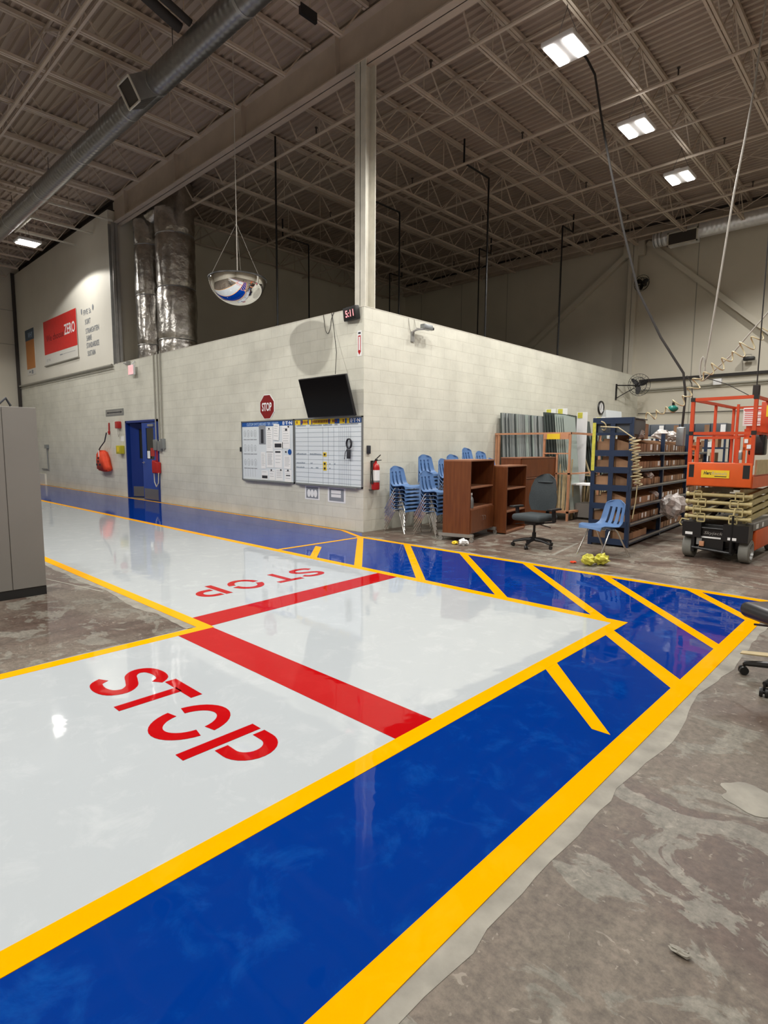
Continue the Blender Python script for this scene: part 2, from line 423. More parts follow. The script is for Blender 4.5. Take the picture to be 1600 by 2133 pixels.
MT['steel_plate'] = mat('brushed_steel_plate', (0.28,0.28,0.28), 0.35, 0.8)
MT['glass_dark'] = mat('dark_window_glass', (0.012,0.014,0.015), 0.12)
MT['screen'] = mat('television_screen', (0.002,0.002,0.003), 0.2, spec=0.15)
MT['cab_grey'] = mat('grey_cabinet_paint', (0.20,0.190,0.175), 0.42, var=0.03, scale=2)
MT['bin_grey'] = mat('dark_grey_bin', (0.085,0.10,0.12), 0.45, obj_var=0.2)
MT['orange_vest'] = mat('orange_fabric', (0.80,0.07,0.02), 0.7, var=0.1, scale=8)
MT['rope'] = mat('off_white_rope', (0.55,0.52,0.44), 0.8)
MT['cable_grey'] = mat('grey_cable', (0.045,0.042,0.04), 0.8, spec=0.2)
MT['cable_white'] = mat('pale_conduit', (0.42,0.40,0.36), 0.5)
MT['coil'] = mat('cream_air_hose', (0.55,0.47,0.28), 0.45)
MT['teal'] = mat('teal_plastic', (0.01,0.22,0.17), 0.4)
MT['led_red'] = emit('red_clock_digits', (1.0,0.02,0.06), 1.6)
MT['exit_red'] = emit('exit_sign_face', (1.0,0.10,0.13), 0.7)
MT['lamp'] = emit('lamp_panel', LAMP_COL, 14.0)
MT['yellow_box'] = mat('yellow_plastic', (0.50,0.44,0.02), 0.5)
MT['pipe_paint'] = mat('painted_conduit', (0.34,0.33,0.28), 0.5)
# ================================================================ the room
XW, YS, XE, YN, ZD = -19.5, -15.5, 15.0, 12.5, 8.43
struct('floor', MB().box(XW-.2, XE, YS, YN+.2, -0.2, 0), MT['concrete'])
# block walls of the inner office, with the double door opening
DX0, DX1, DZ = -9.62, -7.62, 2.17
wl = MB()
wl.box(XW, DX0, 0, 0.19, 0, 3.8); wl.box(DX1, -.001, 0, 0.19, 0, 3.8); wl.box(DX0, DX1, 0, 0.19, DZ, 3.8)
struct('wall_left', wl, MT['block_x'])
struct('wall_right', MB().box(-0.19, 0, 0.0008, YN, 0, 3.8), MT['block_y'])
struct('wall_upper', MB().box(XW, -10.25, -0.005, 0.2, 3.8, 8.05), MT['wall_white'])
struct('wall_inner', MB().box(-10.35, -10.12, 0.2, YN, 3.8, 8.7), MT['wall'])
wf = MB().box(-10.35, XE, YN, YN+.2, 0, 8.7)
struct('wall_back', wf, MT['wall'])
sm_ = MB()
for x in (-9.2,-7.1,-5.0,-2.9,1.55,3.9,6.2,8.5): sm_.box(x-.012, x+.012, YN-.006, YN, 0, 8.3)
struct('trim_1', sm_, MT['pipe_paint'])
struct('wall_west', MB().box(XW-.2, XW, YS, 0.2, 0, 8.7), MT['wall'])
wsv = MB()
for y in (-1.2,-2.4,-3.6,-4.8): wsv.box(XW, XW+.02, y-.02, y+.02, 0, 8.4)
for z in (5.4, 6.7): wsv.box(XW, XW+.015, -1.18, 0, z-.01, z+.01)
struct('trim_2', wsv, MT['pipe_paint'])
struct('wall_south', MB().box(XW-.2, XE, YS-.2, YS, 0, 8.7), MT['wall'])
struct('wall_east', MB().box(XE, XE+.2, YS, YN+.2, 0, 8.7), MT['wall'])
struct('ceiling_office_added', MB().box(-10.12, -0.19, 0.19, YN, 3.3, 3.45), MT['dark_gap'])  # unseen slab added to keep the office interior dark, dark against bounce
# top cap of the block walls
struct('trim_3', MB().box(-10.2, 0.004, -0.004, 0.2, 3.8, 3.812).box(-0.2, 0.004, 0.2, YN-.01, 3.8, 3.812), MT['column_paint'])
# corrugated roof deck, flutes along x
dk = MB(); vs = []; fs = []
y = YS; prof = []
while y < YN+.1:
    prof += [(y, ZD), (y+.045, ZD), (y+.06, ZD+.045), (y+.135, ZD+.045)]; y += .15
for yy, z in prof: vs += [(XW-.1, yy, z), (XE, yy, z)]
for i in range(len(prof)-1): fs.append((2*i, 2*i+1, 2*i+3, 2*i+2))
dk.add(vs, fs)
struct('ceiling', dk, MT['deck'])
struct('roof_cover', MB().box(XW-.2, XE+.2, YS-.2, YN+.2, ZD+.06, ZD+.12), MT['dark_gap'])
# open web joists
def joist(x, y0, y1, zb=7.69):
    m = MB()
    m.box(x-.055, x-.006, y0, y1, ZD-.075, ZD-.01); m.box(x+.006, x+.055, y0, y1, ZD-.075, ZD-.01)
    m.box(x-.045, x-.008, y0+.55, y1-.55, zb, zb+.045); m.box(x+.008, x+.045, y0+.55, y1-.55, zb, zb+.045)
    n = max(2, int((y1-y0-1.1)/1.15)); st = (y1-y0-1.1)/n; ya = y0+.55
    m.bar((x, y0+.05, ZD-.04), (x, ya, zb+.02), .022)
    for i in range(n):
        m.bar((x, ya+i*st, zb+.02), (x, ya+(i+.5)*st, ZD-.04), .020)
        m.bar((x, ya+(i+.5)*st, ZD-.04), (x, ya+(i+1)*st, zb+.02), .020)
        m.bar((x, ya+(i+.5)*st, ZD-.04), (x, ya+(i+.5)*st, zb+.02), .014)
    m.bar((x, ya+n*st, zb+.02), (x, y1-.05, ZD-.04), .022)
    return m
for k in range(-7, 7): struct('roof_joist', joist(k*1.42, 0.32, 12.3), MT['steel_paint'])
for k in range(-13, 5): struct('roof_joist', joist(k*1.42, -11.9, 0.04), MT['steel_paint'])
# bridging lines across the joists
def bridging(y, x0, x1):
    m = MB()
    m.box(x0, x1, y-.02, y+.02, 7.66, 7.69); m.box(x0, x1, y-.02, y+.02, ZD-.12, ZD-.08)
    k = math.ceil(x0/1.42)
    while (k+1)*1.42 < x1:
        a, b_ = k*1.42, (k+1)*1.42
        m.bar((a,y,7.7), (b_,y,ZD-.1), .016); m.bar((a,y,ZD-.1), (b_,y,7.7), .016); k += 1
    return m
for y in (2.35, 5.6, 8.6, 11.0): struct('roof_bridging', bridging(y, -10.1, 9.0), MT['steel_paint'])
for y in (-3.3, -5.2, -7.6, -10): struct('roof_bridging', bridging(y, -19.3, 6.0), MT['steel_paint'])
# main girder over the block wall, girder over the back wall
def girder(x0, x1, yc, z0, z1, wd=.26):
    m = MB(); m.box(x0, x1, yc-wd/2, yc+wd/2, z0, z0+.022); m.box(x0, x1, yc-wd/2, yc+wd/2, z1-.022, z1); m.box(x0, x1, yc-.008, yc+.008, z0, z1)
    x = x0+.9
    while x < x1:
        m.box(x-.006, x+.006, yc-wd/2+.02, yc+wd/2-.02, z0+.02, z1-.02); x += 2.84
    return m
struct('roof_girder', girder(-10.2, XE-.01, .18, 7.66, 8.34), MT['steel_paint'])
struct('roof_girder', girder(-19.4, -10.25, .22, 8.06, 8.34, .2), MT['dark_gap'])
struct('roof_girder', girder(-10.1, XE-.01, 12.36, 7.98, 8.34, .2), MT['steel_paint'])
struct('trim_4', MB().box(-10.1, XE, 12.28, 12.49, 8.35, 8.42), MT['dark_gap'])
# columns
def hcol(x0, x1, y0, y1, z0, z1, t=.016, along='y'):
    m = MB()
    if along == 'y':   # flanges face +-x ... web in the middle
        m.box(x0, x1, y0, y0+t, z0, z1); m.box(x0, x1, y1-t, y1, z0, z1); m.box((x0+x1)/2-.006, (x0+x1)/2+.006, y0, y1, z0, z1)
    else:
        m.box(x0, x0+t, y0, y1, z0, z1); m.box(x1-t, x1, y0, y1, z0, z1); m.box(x0, x1, (y0+y1)/2-.006, (y0+y1)/2+.006, z0, z1)
    return m
struct('steel_column', hcol(-.28, -.03, .06, .30, 3.8, 7.66), MT['column_paint'])
struct('steel_column', hcol(-10.24, -10.0, -.02, .16, 3.8, 7.66, along='x'), MT['galv'])
c = hcol(-.42, -.14, 12.25, 12.49, 0, 8.0); c.box(-.6, .04, 12.26, 12.40, 7.55, 7.98)
struct('steel_column', c, MT['wall'])
struct('steel_column', hcol(-19.42, -19.36, -.12, -.01, 0, 8.1), MT['dark_gap'])
struct('wall_brace', MB().bar((-.45,12.4,7.72), (-9.6,12.4,1.0), .15, .15), MT['wall'])
struct('wall_brace', MB().bar((.1,12.4,7.9), (7.6,12.4,1.0), .15, .15), MT['wall'])

# ---------------------------------------------------------------- painted floor
BL = [(XW,-.08),(0.05,-.08),(0.36,-.38),(6.02,-.38),(6.02,YS),(5.26,YS),(5.26,-2.12),(XW,-2.12)]
struct('floor_blue_coating', MB().prism(BL, 0, .0022), MT['blue_epoxy'])
WH = [(XW,-2.12),(5.24,-2.12),(5.24,YS),(2.87,YS),(2.87,-4.62),(XW,-4.62)]
struct('floor_white_coating', MB().prism(WH, 0, .0030), MT['white_epoxy'])
ZY = .0042
def line(poly, label, name='floor_line', m='yellow_paint', z=ZY, cat='floor line', group=None):
    return tag(MB().prism(poly, .0005, z).build(name, MT[m]), label, cat, group)
def rect(x0,x1,y0,y1): return [(x0,y0),(x1,y0),(x1,y1),(x0,y1)]
line(rect(XW,5.29,-2.17,-2.06), 'long yellow line between the white aisle and the blue walkway by the block wall')
line(rect(5.19,5.29,YS,-2.17), 'wide yellow line along the near edge of the white aisle running past the camera')
line(rect(XW,2.92,-4.67,-4.57), 'yellow line between the far white aisle and the bare concrete beside the grey cabinet')
line(rect(2.82,2.92,YS,-4.67), 'yellow line from the inner corner to the left edge, between concrete and big STOP')
line([(0.30,-.46),(6.10,-.46),(6.10,-.36),(0.30,-.36)], 'thin yellow line edging the blue hatching on the stacked chairs side')
line(rect(5.99,6.10,YS,-.46), 'wide outermost yellow line bordering blue paint and bare brown concrete')
line([(XW,-.13),(-.45,-.13),(.36,-.46),(.36,-.38),(-.42,-.06),(XW,-.06)], 'narrow yellow line along the foot of the long block wall', z=.004)
line(rect(.335,.40,-2.06,-.46), 'short yellow crossline closing the hatched blue area near the wall corner')
def diag(x0, y0, x1, label, wd=.14):
    y1 = y0-(x1-x0)
    line([(x0,y0),(x0+wd,y0),(x1+wd,y1),(x1,y1)], label, z=.0036)
diag(.50,-1.49,1.07,'shortest yellow hatch stripe in the blue triangle before the whiteboards')
ends = ['beginning at the wall corner point','starting before the nearest chair stacks','starting before the tall wheeled cabinet','starting before the office chair','starting before the lone blue chair']
for i, x in enumerate((.33,1.34,2.38,3.37)):
    diag(x, -.46, x+1.6, 'yellow diagonal hatch stripe on blue floor ' + ends[i])
line([(4.36,-.46),(4.50,-.46),(5.99,-2.13),(5.99,-2.27)], 'long yellow diagonal hatch stripe on blue floor ' + ends[4], z=.0036)
line([(5.30,-.46),(5.44,-.46),(5.99,-1.13),(5.99,-1.27)], 'short yellow hatch stripe nearest the office chair at the frame edge', z=.0036)
line([(5.25,-2.32),(5.99,-3.06),(5.99,-3.24),(5.25,-2.48)], 'yellow hatch stripe running from the white aisle tip to the outer line', z=.0036)
line([(5.25,-3.30),(5.955,-4.08),(5.86,-4.085),(5.25,-3.46)], 'nearest yellow hatch stripe with a free pointed end on blue paint', z=.0036)
line([(2.45,-2.17),(2.75,-2.17),(2.87,-4.57),(2.56,-4.57)], 'red stop bar across the far white aisle', 'stop_bar', 'red_paint', .0046, 'stop bar')
line([(2.92,-4.585),(5.19,-4.585),(5.19,-4.88),(2.92,-4.88)], 'wide red stop bar across the near white aisle', 'stop_bar', 'red_paint', .0046, 'stop bar')

def ribbon(pts, wd, z0, z1, mp):
    """flat band along a path given in letter units; mp maps to the floor"""
    m = MB(); L_, R_ = [], []
    n = len(pts)
    for i in range(n):
        a = pts[max(0,i-1)]; b_ = pts[min(n-1,i+1)]
        d = Vector((b_[0]-a[0], b_[1]-a[1])).normalized(); q = Vector((-d.y, d.x))*wd/2
        L_.append((pts[i][0]+q.x, pts[i][1]+q.y)); R_.append((pts[i][0]-q.x, pts[i][1]-q.y))
    vs = [];
    for (a, b_) in zip(L_, R_):
        for p in (a, b_):
            x, y = mp(*p); vs += [(x,y,z1),(x,y,z0)]
    fs = []
    for i in range(n-1):
        k = i*4; fs += [(k,k+2,k+6,k+4),(k,k+4,k+5,k+1),(k+2,k+3,k+7,k+6)]
    fs += [(0,1,3,2), ((n-1)*4,(n-1)*4+2,(n-1)*4+3,(n-1)*4+1)]
    m.add(vs, fs); return m
def arc(cx, cy_, rx, ry, a0, a1, n=14):
    return [(cx+rx*math.cos(math.radians(a0+(a1-a0)*i/n)), cy_+ry*math.sin(math.radians(a0+(a1-a0)*i/n))) for i in range(n+1)]
def stop_word(mp, label, wds):
    t = thing('floor_lettering', label, 'floor lettering')
    z0, z1 = .0005, .0048
    kp = [(.68,.76),(.58,.885),(.38,.92),(.17,.865),(.10,.725),(.19,.595),(.37,.525),(.56,.445),(.655,.30),(.58,.14),(.38,.078),(.16,.115),(.07,.25)]
    s_ = []
    for q in range(len(kp)-1):
        p0, p1, p2, p3 = kp[max(0,q-1)], kp[q], kp[q+1], kp[min(len(kp)-1,q+2)]
        for w_ in range(4):
            u = w_/4
            s_.append(tuple(.5*(2*b+(c-a)*u+(2*a-5*b+4*c-d)*u*u+(-a+3*b-3*c+d)*u**3) for a, b, c, d in zip(p0, p1, p2, p3)))
    s_.append(kp[-1])
    W_ = .165
    letters = []
    S = [ribbon(s_, W_, z0, z1, lambda u,v: mp(0,u,v))]
    T = [ribbon([(.37,0),(.37,.86)], W_, z0, z1, lambda u,v: mp(1,u,v)), ribbon([(0,.92),(.74,.92)], W_, z0, z1, lambda u,v: mp(1,u,v))]
    O = [ribbon(arc(.41,.5,.33,.42,10,170,16), W_, z0, z1, lambda u,v: mp(2,u,v)), ribbon(arc(.41,.5,.33,.42,190,350,16), W_, z0, z1, lambda u,v: mp(2,u,v))]
    P = [ribbon([(.075,0),(.075,1)], W_, z0, z1, lambda u,v: mp(3,u,v)),
         ribbon([(.22,.93),(.38,.93)] + arc(.38,.68,.24,.25,80,-80,12) + [(.38,.43),(.22,.43)], W_, z0, z1, lambda u,v: mp(3,u,v))]
    for parts in (S,T,O,P):
        m = MB()
        for q in parts: m.add(q.v, q.f)
        m.build('letter', MT['red_paint'], t)
X1 = [3.355, 3.69, 4.10, 4.545]
def mp1(i,u,v): return (X1[i]+u*.44, -5.72+v*.43)
stop_word(mp1, 'large red STOP lettering beside the yellow line in the near white aisle', None)
Y2 = [-2.575, -2.945, -3.385, -3.86]
def mp2(i,u,v): return (1.62+v*.43, Y2[i]-u*.44)
stop_word(mp2, 'smaller looking red STOP lettering lying sideways before the far stop bar', None)
# rough ground concrete strips beside the outer lines
def wavy(label, x0, x1f, ya, yb, seed, flip=False, n=150):
    r = random.Random(seed); e = []; 
    for i in range(n+1):
        y = ya+(yb-ya)*i/n
        e.append((x1f + .045*noise.noise(Vector((seed, y*1.4, 0)))*2 + .02*noise.noise(Vector((seed, y*7, 3))), y))
    poly = [(x0, ya)] + e + [(x0, yb)]
    if flip: poly = [(q[1], q[0]) for q in poly]
    m = MB(); n_ = len(e); vs = []; fs = []
    for x, y in e:
        if flip: vs += [(y, x0, .0012), (y, x, .0012)]
        else: vs += [(x0, y, .0012), (x, y, .0012)]
    for i in range(n_-1): fs.append((2*i, 2*i+1, 2*i+3, 2*i+2) if not flip else (2*i, 2*i+2, 2*i+3, 2*i+1))
    return tag(m.add(vs, fs).build('ground_concrete_strip', MT['feather']), label, 'floor edge')
wavy('pale ragged concrete strip outside the widest yellow line', 6.08, 6.175, YS, -.40, 3)
wavy('pale ragged concrete edge beside the blue hatching, chairs side', -.38, -.31, 0.5, 6.1, 5, True)
wavy('pale ragged concrete edge beside the far aisle, cabinet side', -4.66, -4.74, -6, 2.86, 8, True)
wavy('pale ragged concrete edge between the inner corner and left frame edge', 2.85, 2.80, YS, -4.7, 9)
bl = []
for i in range(40):
    t = 2*PI*i/40; r = 1+.12*math.sin(3*t+1)+.08*math.sin(7*t)
    bl.append((6.64+.16*r*math.cos(t), -4.20+.11*r*math.sin(t)))
tag(MB().prism(bl, 0, .0022).build('mortar_patch', MT['feather']), 'pale grey round mortar patch on the brown concrete, right frame edge', 'floor patch')
jt = MB().prism([(1.95,.19),(9,.13),(9,.145),(1.95,.205)], 0, .0012)
tag(jt.build('floor_joint', MT['dark_gap']), kind='structure')
def chalk(p, q, wd, label, m='feather'):
    a, b_ = Vector(p), Vector(q); d = (b_-a).normalized(); k = Vector((-d.y, d.x))*wd/2
    line([tuple(a+k), tuple(a-k), tuple(b_-k), tuple(b_+k)], label, 'floor_mark', m, .0016, 'floor mark')
chalk((3.35,.38),(3.15,1.6),.05,'faded pink tape mark on concrete behind the lone blue chair')
chalk((3.3,.30),(4.35,.95),.03,'faded tape mark on concrete passing under the lone blue chair')
chalk((-.3,-5.05),(1.1,-4.75),.02,'thin pale line on concrete beside the grey cabinet')

# ---------------------------------------------------------------- high bay lamps
LL = ['twin panel high bay lamp nearest the top of the frame, above the girder',
      'twin panel high bay lamp in the middle of the lit ceiling row', 'twin panel high bay lamp nearest the back wall',
      'twin tube lamp glowing above the banner wall']
LO = ['over the stop bars', 'over the camera spot', 'behind the camera', 'over the concrete left of the aisle', 'right of the camera', 'over the orange lift side', 'far behind on the right', 'last of the aisle row', 'added to brighten the long wall', 'added to brighten the far left end', 'added to brighten the back wall']
def lamp(i, x, y):
    lab = LL[i] if i < 4 else 'twin panel high bay lamp beyond the frame, ' + LO[i-4]
    t = thing('high_bay_lamp', lab, 'ceiling lamp', (x, y, LAMP_Z), 0, None if i < 4 else 'lamps beyond the frame')
    h = MB().bevbox(-.24,.24,-.29,.29,.03,.10,.015).box(-.05,.05,-.20,.20,.10,.15)
    h.build('housing', MT['white_print'], t)
    for s in (-1, 1):
        MB().box(s*.145-.07, s*.145+.07, -.24, .24, .012, .03).build('light_panel', MT['lamp'], t)
    wz = 7.66-LAMP_Z
    MB().tube([(-.2,0,.1),(0,0,wz-.02)], .004, 5).tube([(.2,0,.1),(0,0,wz-.02)], .004, 5).tube([(0,0,wz-.03),(0,0,wz+.02)], .006, 5).build('hanging_wire', MT['cable_grey'], t)
    l = bpy.data.lights.new('lamp_light', 'SPOT'); l.energy = LAMP_W * {3: .45, 4: .85, 5: .85, 7: 2.1, 13: 1.0, 14: 1.0, 15: 1.1}.get(i, 1.0); l.spot_size = math.radians(152 if i == 3 else LAMP_CONE); l.spot_blend = .12 if i == 3 else .35
    l.shadow_soft_size = .07 if i == 3 else .13; l.color = LAMP_COL
    lo = bpy.data.objects.new('lamp_light', l); link(lo, t); lo.location = (0,0,-.02)
    if LAMP_UP:
        u = bpy.data.lights.new('roof_fill', 'POINT'); u.energy = LAMP_UP; u.shadow_soft_size = .2; u.color = LAMP_COL  # extra point light, added only to lift the deck and joists
        uo = bpy.data.objects.new('roof_fill', u); link(uo, t); uo.location = (0,0,.3)
for i, (x, y) in enumerate(LAMPS): lamp(i, x, y)
# ================================================================ double door
dr = MB()
dr.box(DX0, DX0+.06, -.03, .17, 0, DZ); dr.box(DX1-.06, DX1, -.03, .17, 0, DZ); dr.box(DX0, DX1, -.03, .17, DZ-.06, DZ)
tag(dr.build('door_1', MT['door_dark']), kind='structure')
def leaf(name, label, hx, hy, ang, sgn, dark):
    """door leaf: hinge at (hx,hy), sgn +1 leaf extends along +x when closed"""
    t = thing(name, label, 'door', (hx, hy, 0), ang)
    wdt = .93
    a, b_ = (0, wdt) if sgn > 0 else (-wdt, 0)
    m = MB(); wx0, wx1 = a+.24, b_-.24
    if sgn > 0: wx0, wx1 = a+.30, b_-.08-.25
    m.box(a, wx0, -.022, .022, .02, DZ-.07); m.box(wx1, b_, -.022, .022, .02, DZ-.07)
    m.box(wx0, wx1, -.022, .022, .02, 1.12); m.box(wx0, wx1, -.022, .022, 1.95, DZ-.07)
    m.build('leaf_panel', MT['door_dark' if dark else 'door_blue'], t)
    MB().box(wx0, wx1, -.008, .008, 1.12, 1.95).build('window_pane', MT['glass_dark'], t)
    MB().box(a+.05, b_-.05, -.026, -.0215, .04, .32).build('kick_plate', MT['steel_plate'], t)
    ex = b_-.08 if sgn > 0 else a+.08
    MB().tube([(ex,-.022,1.02),(ex,-.07,1.02),(ex-.10*sgn,-.075,1.02)], .010, 8).lathe([(.028,0),(.028,.012),(.001,.012)], 12, (0,0,0), Matrix.Translation((ex,-.022,1.02)) @ Matrix.Rotation(PI/2, 4, 'X')).build('lever_handle', MT['chrome'], t)
    return t
leaf('door_leaf', 'dark blue door leaf standing ajar with a dark window', DX0+.07, .09, math.radians(27), 1, True)
dl = leaf('door_leaf', 'closed bright blue door leaf with papers taped under its window', DX1-.065, .02, 0, -1, False)
MB().box(-.42,-.18,-.03,-.024,1.20,1.42).build('red_notice', MT['red_gloss'], dl)
MB().box(-.62,-.46,-.03,-.024,1.14,1.34).build('paper_notice', MT['paper'], dl)
MB().box(-.50,-.18,-.06,-.024,1.99,2.05).build('door_closer', MT['galv'], dl)

# ================================================================ things on the long block wall (faces -y)
# STOP sign
t = thing('stop_sign', 'dark red octagonal STOP sign on the block wall above the left whiteboard', 'sign', (-2.77, -.012, 2.27))
oc = [(.245*math.cos(PI/8+k*PI/4)/math.cos(PI/8), .245*math.sin(PI/8+k*PI/4)/math.cos(PI/8)) for k in range(8)]
RX = Matrix.Rotation(PI/2, 4, 'X')
MB().prism(oc, -.010, 0, RX).build('rim', MT['white_print'], t)
MB().prism([(a*.94, b_*.94) for a, b_ in oc], 0, .004, RX).build('face', MT['red_sign'], t)
text_fit('STOP', -.165, .165, -.085, .085, 'xz', -.0075, MT['white_print'], t, bold=.025)
# whiteboards
def board_frame(t, x0, x1, z0, z1):
    m = MB()
    m.box(x0,x1,-.03,0,z0,z0+.025); m.box(x0,x1,-.03,0,z1-.02,z1); m.box(x0,x0+.02,-.03,0,z0,z1); m.box(x1-.02,x1,-.03,0,z0,z1)
    m.box(x0+.1,x1-.1,-.07,-.03,z0-.004,z0+.008)
    m.build('frame', MT['alu'], t)
    MB().box(x0+.01,x1-.01,-.014,-.002,z0+.01,z1-.01).build('board_face', MT['white_board'], t)
t = thing('whiteboard', 'left whiteboard with blue header strip, papers and pinned notes', 'whiteboard', (0,0,0))
X0, X1, Z0, Z1 = -3.70, -1.89, .76, 2.0
board_frame(t, X0, X1, Z0, Z1)
hd = MB().box(X0+.02, X1-.02, -.017, -.0145, Z1-.115, Z1-.022).build('header_strip', MT['board_blue'], t)
text_fit('CUSTOM SWITCHBOARD TIER 1 BOARD', X0+.20, X1-.50, Z1-.098, Z1-.04, 'xz', -.0185, MT['blue_text'], hd, bold=.01)
text_fit('E\u00b7T\u00b7N', X1-.36, X1-.06, Z1-.10, Z1-.035, 'xz', -.0185, MT['white_print'], hd, bold=.03)
gr = MB()
for r_ in range(3):
    for c_ in range(4):
        cx, cz = X0+.12+c_*.125, Z1-.26-r_*.30
        for a in range(8):
            a0, a1 = a*PI/4, (a+1)*PI/4
            k = .045 if (r_+c_) % 2 else .038
            gr.bar((cx+k*math.cos(a0),-.0150,cz+k*1.7*math.sin(a0)), (cx+k*math.cos(a1),-.0150,cz+k*1.7*math.sin(a1)), .004, .0015, (0,1,0))
        gr.bar((cx-.055,-.0150,cz-.125), (cx+.055,-.0150,cz-.125), .0015, .016, (0,0,1))
        gr.bar((cx,-.0150,cz+.03), (cx,-.0150,cz-.05), .008, .0015, (0,1,0))
for k in range(5): gr.bar((X0+.12+k*.09,-.0150,Z0+.08),(X0+.12+k*.09,-.0150,Z0+.27),.003,.0015,(0,1,0))
gr.build('printed_grid', MT['grey_ink'], t)
def note(x0, x1, z0, z1, label, lines=5, m='paper', off=-.018, dark=None, tilt=0.0):
    cx, cz = (x0+x1)/2, (z0+z1)/2
    q = thing('paper_notice', label, 'notice', (cx, off, cz)); q.rotation_euler = (0, tilt, 0)
    w_, h_ = (x1-x0)/2, (z1-z0)/2
    MB().box(-w_, w_, -.001, .001, -h_, h_).build('sheet', MT[m], q)
    g = MB()
    for k in range(lines):
        z = h_*.75 - k*(1.5*h_/max(1,lines)); g.box(-w_*.75, w_*(.35+.4*rnd.random()), -.0018, -.001, z-.004, z+.002)
    if lines: g.build('print_lines', MT['grey_ink'], q)
    if dark:
        MB().box(-w_*dark[0], w_*dark[1], -.0022, -.001, h_*dark[2], h_*dark[3]).build('dark_picture', MT[dark[4] if len(dark) > 4 else 'ink'], q)
    return q
note(-3.06,-2.83,1.52,1.90,'photo sheet of machinery pinned near the middle of the left whiteboard',0,'grey_ink',dark=(.4,.4,-.9,.6))
note(-2.80,-2.58,1.36,1.86,'tall plain printed sheet beside the machinery photo sheet',9)
note(-2.55,-2.36,1.60,1.92,'slightly tilted sheet overlapping the blue header strip',5,tilt=.08,off=-.026)
note(-2.27,-2.02,1.44,1.88,'tall sheet with small dark logo at the top right of the left whiteboard',7,dark=(.2,.3,.55,.75))
note(-2.55,-2.25,1.43,1.56,'small sheet with dark block lettering under the tilted sheet',0,dark=(.8,.7,-.6,.6))
note(-3.00,-2.84,1.02,1.36,'narrow lined sheet left of the grey table sheet',8)
note(-2.80,-2.56,1.05,1.37,'grey ruled table sheet in the middle row of the left whiteboard',12)
note(-2.53,-2.28,1.05,1.40,'sheet with bold title and green note under the dark lettering sheet',4,dark=(.8,.6,.72,.9))
note(-2.22,-2.0,1.04,1.30,'lined sheet below the round blue magnet',7)
note(-2.99,-2.76,.80,.98,'pale sheet with two dark numerals at the board foot',1,dark=(.85,.8,-.75,-.1))
note(-2.72,-2.52,.80,1.0,'cream note at the board foot right of the numerals sheet',3)
note(-2.50,-2.26,.80,1.03,'broad typed sheet near the bottom edge of the left whiteboard',5,tilt=-.03)
note(-2.20,-1.98,.78,1.02,'bottom corner sheet on the left whiteboard next to the frame',4,dark=(.6,.6,.0,.15))
for (x, z, nm) in ((-2.70,1.83,'above the tall plain sheet'),(-2.06,1.86,'above the sheet with dark logo'),(-2.15,1.37,'beside the round blue magnet'),(-2.64,1.0,'above the cream foot note'),(-2.32,1.01,'above the broad typed sheet'),(-2.09,1.01,'above the bottom corner sheet')):
    o = MB().lathe([(.0005,.012),(.016,.012),(.018,0),(.0005,0)], 12, (0,0,0), RX).build('board_magnet', MT['ink']); o.location = (x, -.019, z)
    tag(o, 'small black magnet on the left whiteboard ' + nm, 'magnet', 'magnets on the left whiteboard')
o = MB().lathe([(.0005,.01),(.05,.01),(.055,0),(.0005,0)], 18, (0,0,0), RX).build('board_magnet', MT['board_blue']); o.location = (-2.03, -.0185, 1.37)
tag(o, 'round blue magnet near the right edge of the left whiteboard', 'magnet')
tag(MB().bevbox(-3.745,-3.705,-.05,0,1.36,1.46,.01).build('wall_hook', MT['black']), 'small black hook on the wall at the left whiteboard edge', 'hook')

t = thing('whiteboard', 'right whiteboard ruled as a big chart with yellow and blue header', 'whiteboard', (0,0,0))
X0, X1 = -1.87, -.005
board_frame(t, X0, X1, Z0, Z1)
hd = MB().box(X0+.02, X1-.02, -.017, -.0145, Z1-.115, Z1-.022).build('header_strip', MT['sign_yellow'], t)
hb = MB(); ho = MB()
for a, b_ in ((.18,.24),(.40,.43),(.50,.53),(.98,1.03),(1.15,1.28),(1.42,1.47)): hb.box(X0+a, X0+b_, -.0185, -.017, Z1-.112, Z1-.028)
hb.box(X1-.33, X1-.03, -.0185, -.017, Z1-.112, Z1-.024)
hb.build('header_blue_patch', MT['board_blue'], hd)
k = .06
while k < 1.4:
    if rnd.random() < .8: ho.box(X0+k, X0+k+.028, -.0187, -.017, Z1-.09, Z1-.04)
    k += .045
ho.build('header_print', MT['banner_dark'], hd)
text_fit('E\u00b7T\u00b7N', X1-.30, X1-.06, Z1-.10, Z1-.035, 'xz', -.0195, MT['white_print'], hd, bold=.03)
g = MB()
for k in range(13): g.box(X0+.02, X1-.02, -.0155, -.014, Z0+.06+k*.083, Z0+.065+k*.083)
for xx in (.40,.82,.97,1.12,1.26,1.31,1.36,1.41,1.46,1.51,1.56): g.box(X0+xx, X0+xx+.005, -.0155, -.014, Z0+.03, Z1-.17)
g.build('ruled_lines', MT['line_ink'], t)
g = MB()
for (a, b_, z) in ((.05,.34,.565),(.45,.78,.565),(.05,.30,.395),(.47,.52,.395),(.05,.28,.31),(.48,.54,.31),(.62,.70,.31),(1.0,1.04,.395),(1.13,1.17,.395),(1.0,1.04,.31),(.06,.34,1.095),(.46,.80,1.095),(.84,1.08,1.095),(1.15,1.22,1.095),(1.3,1.75,1.10)):
    x = a
    while x < b_: g.box(X0+x, X0+x+.012, -.0156, -.014, Z0+z, Z0+z+.018+.012*rnd.random()); x += .02
g.build('handwriting', MT['line_ink'], t)
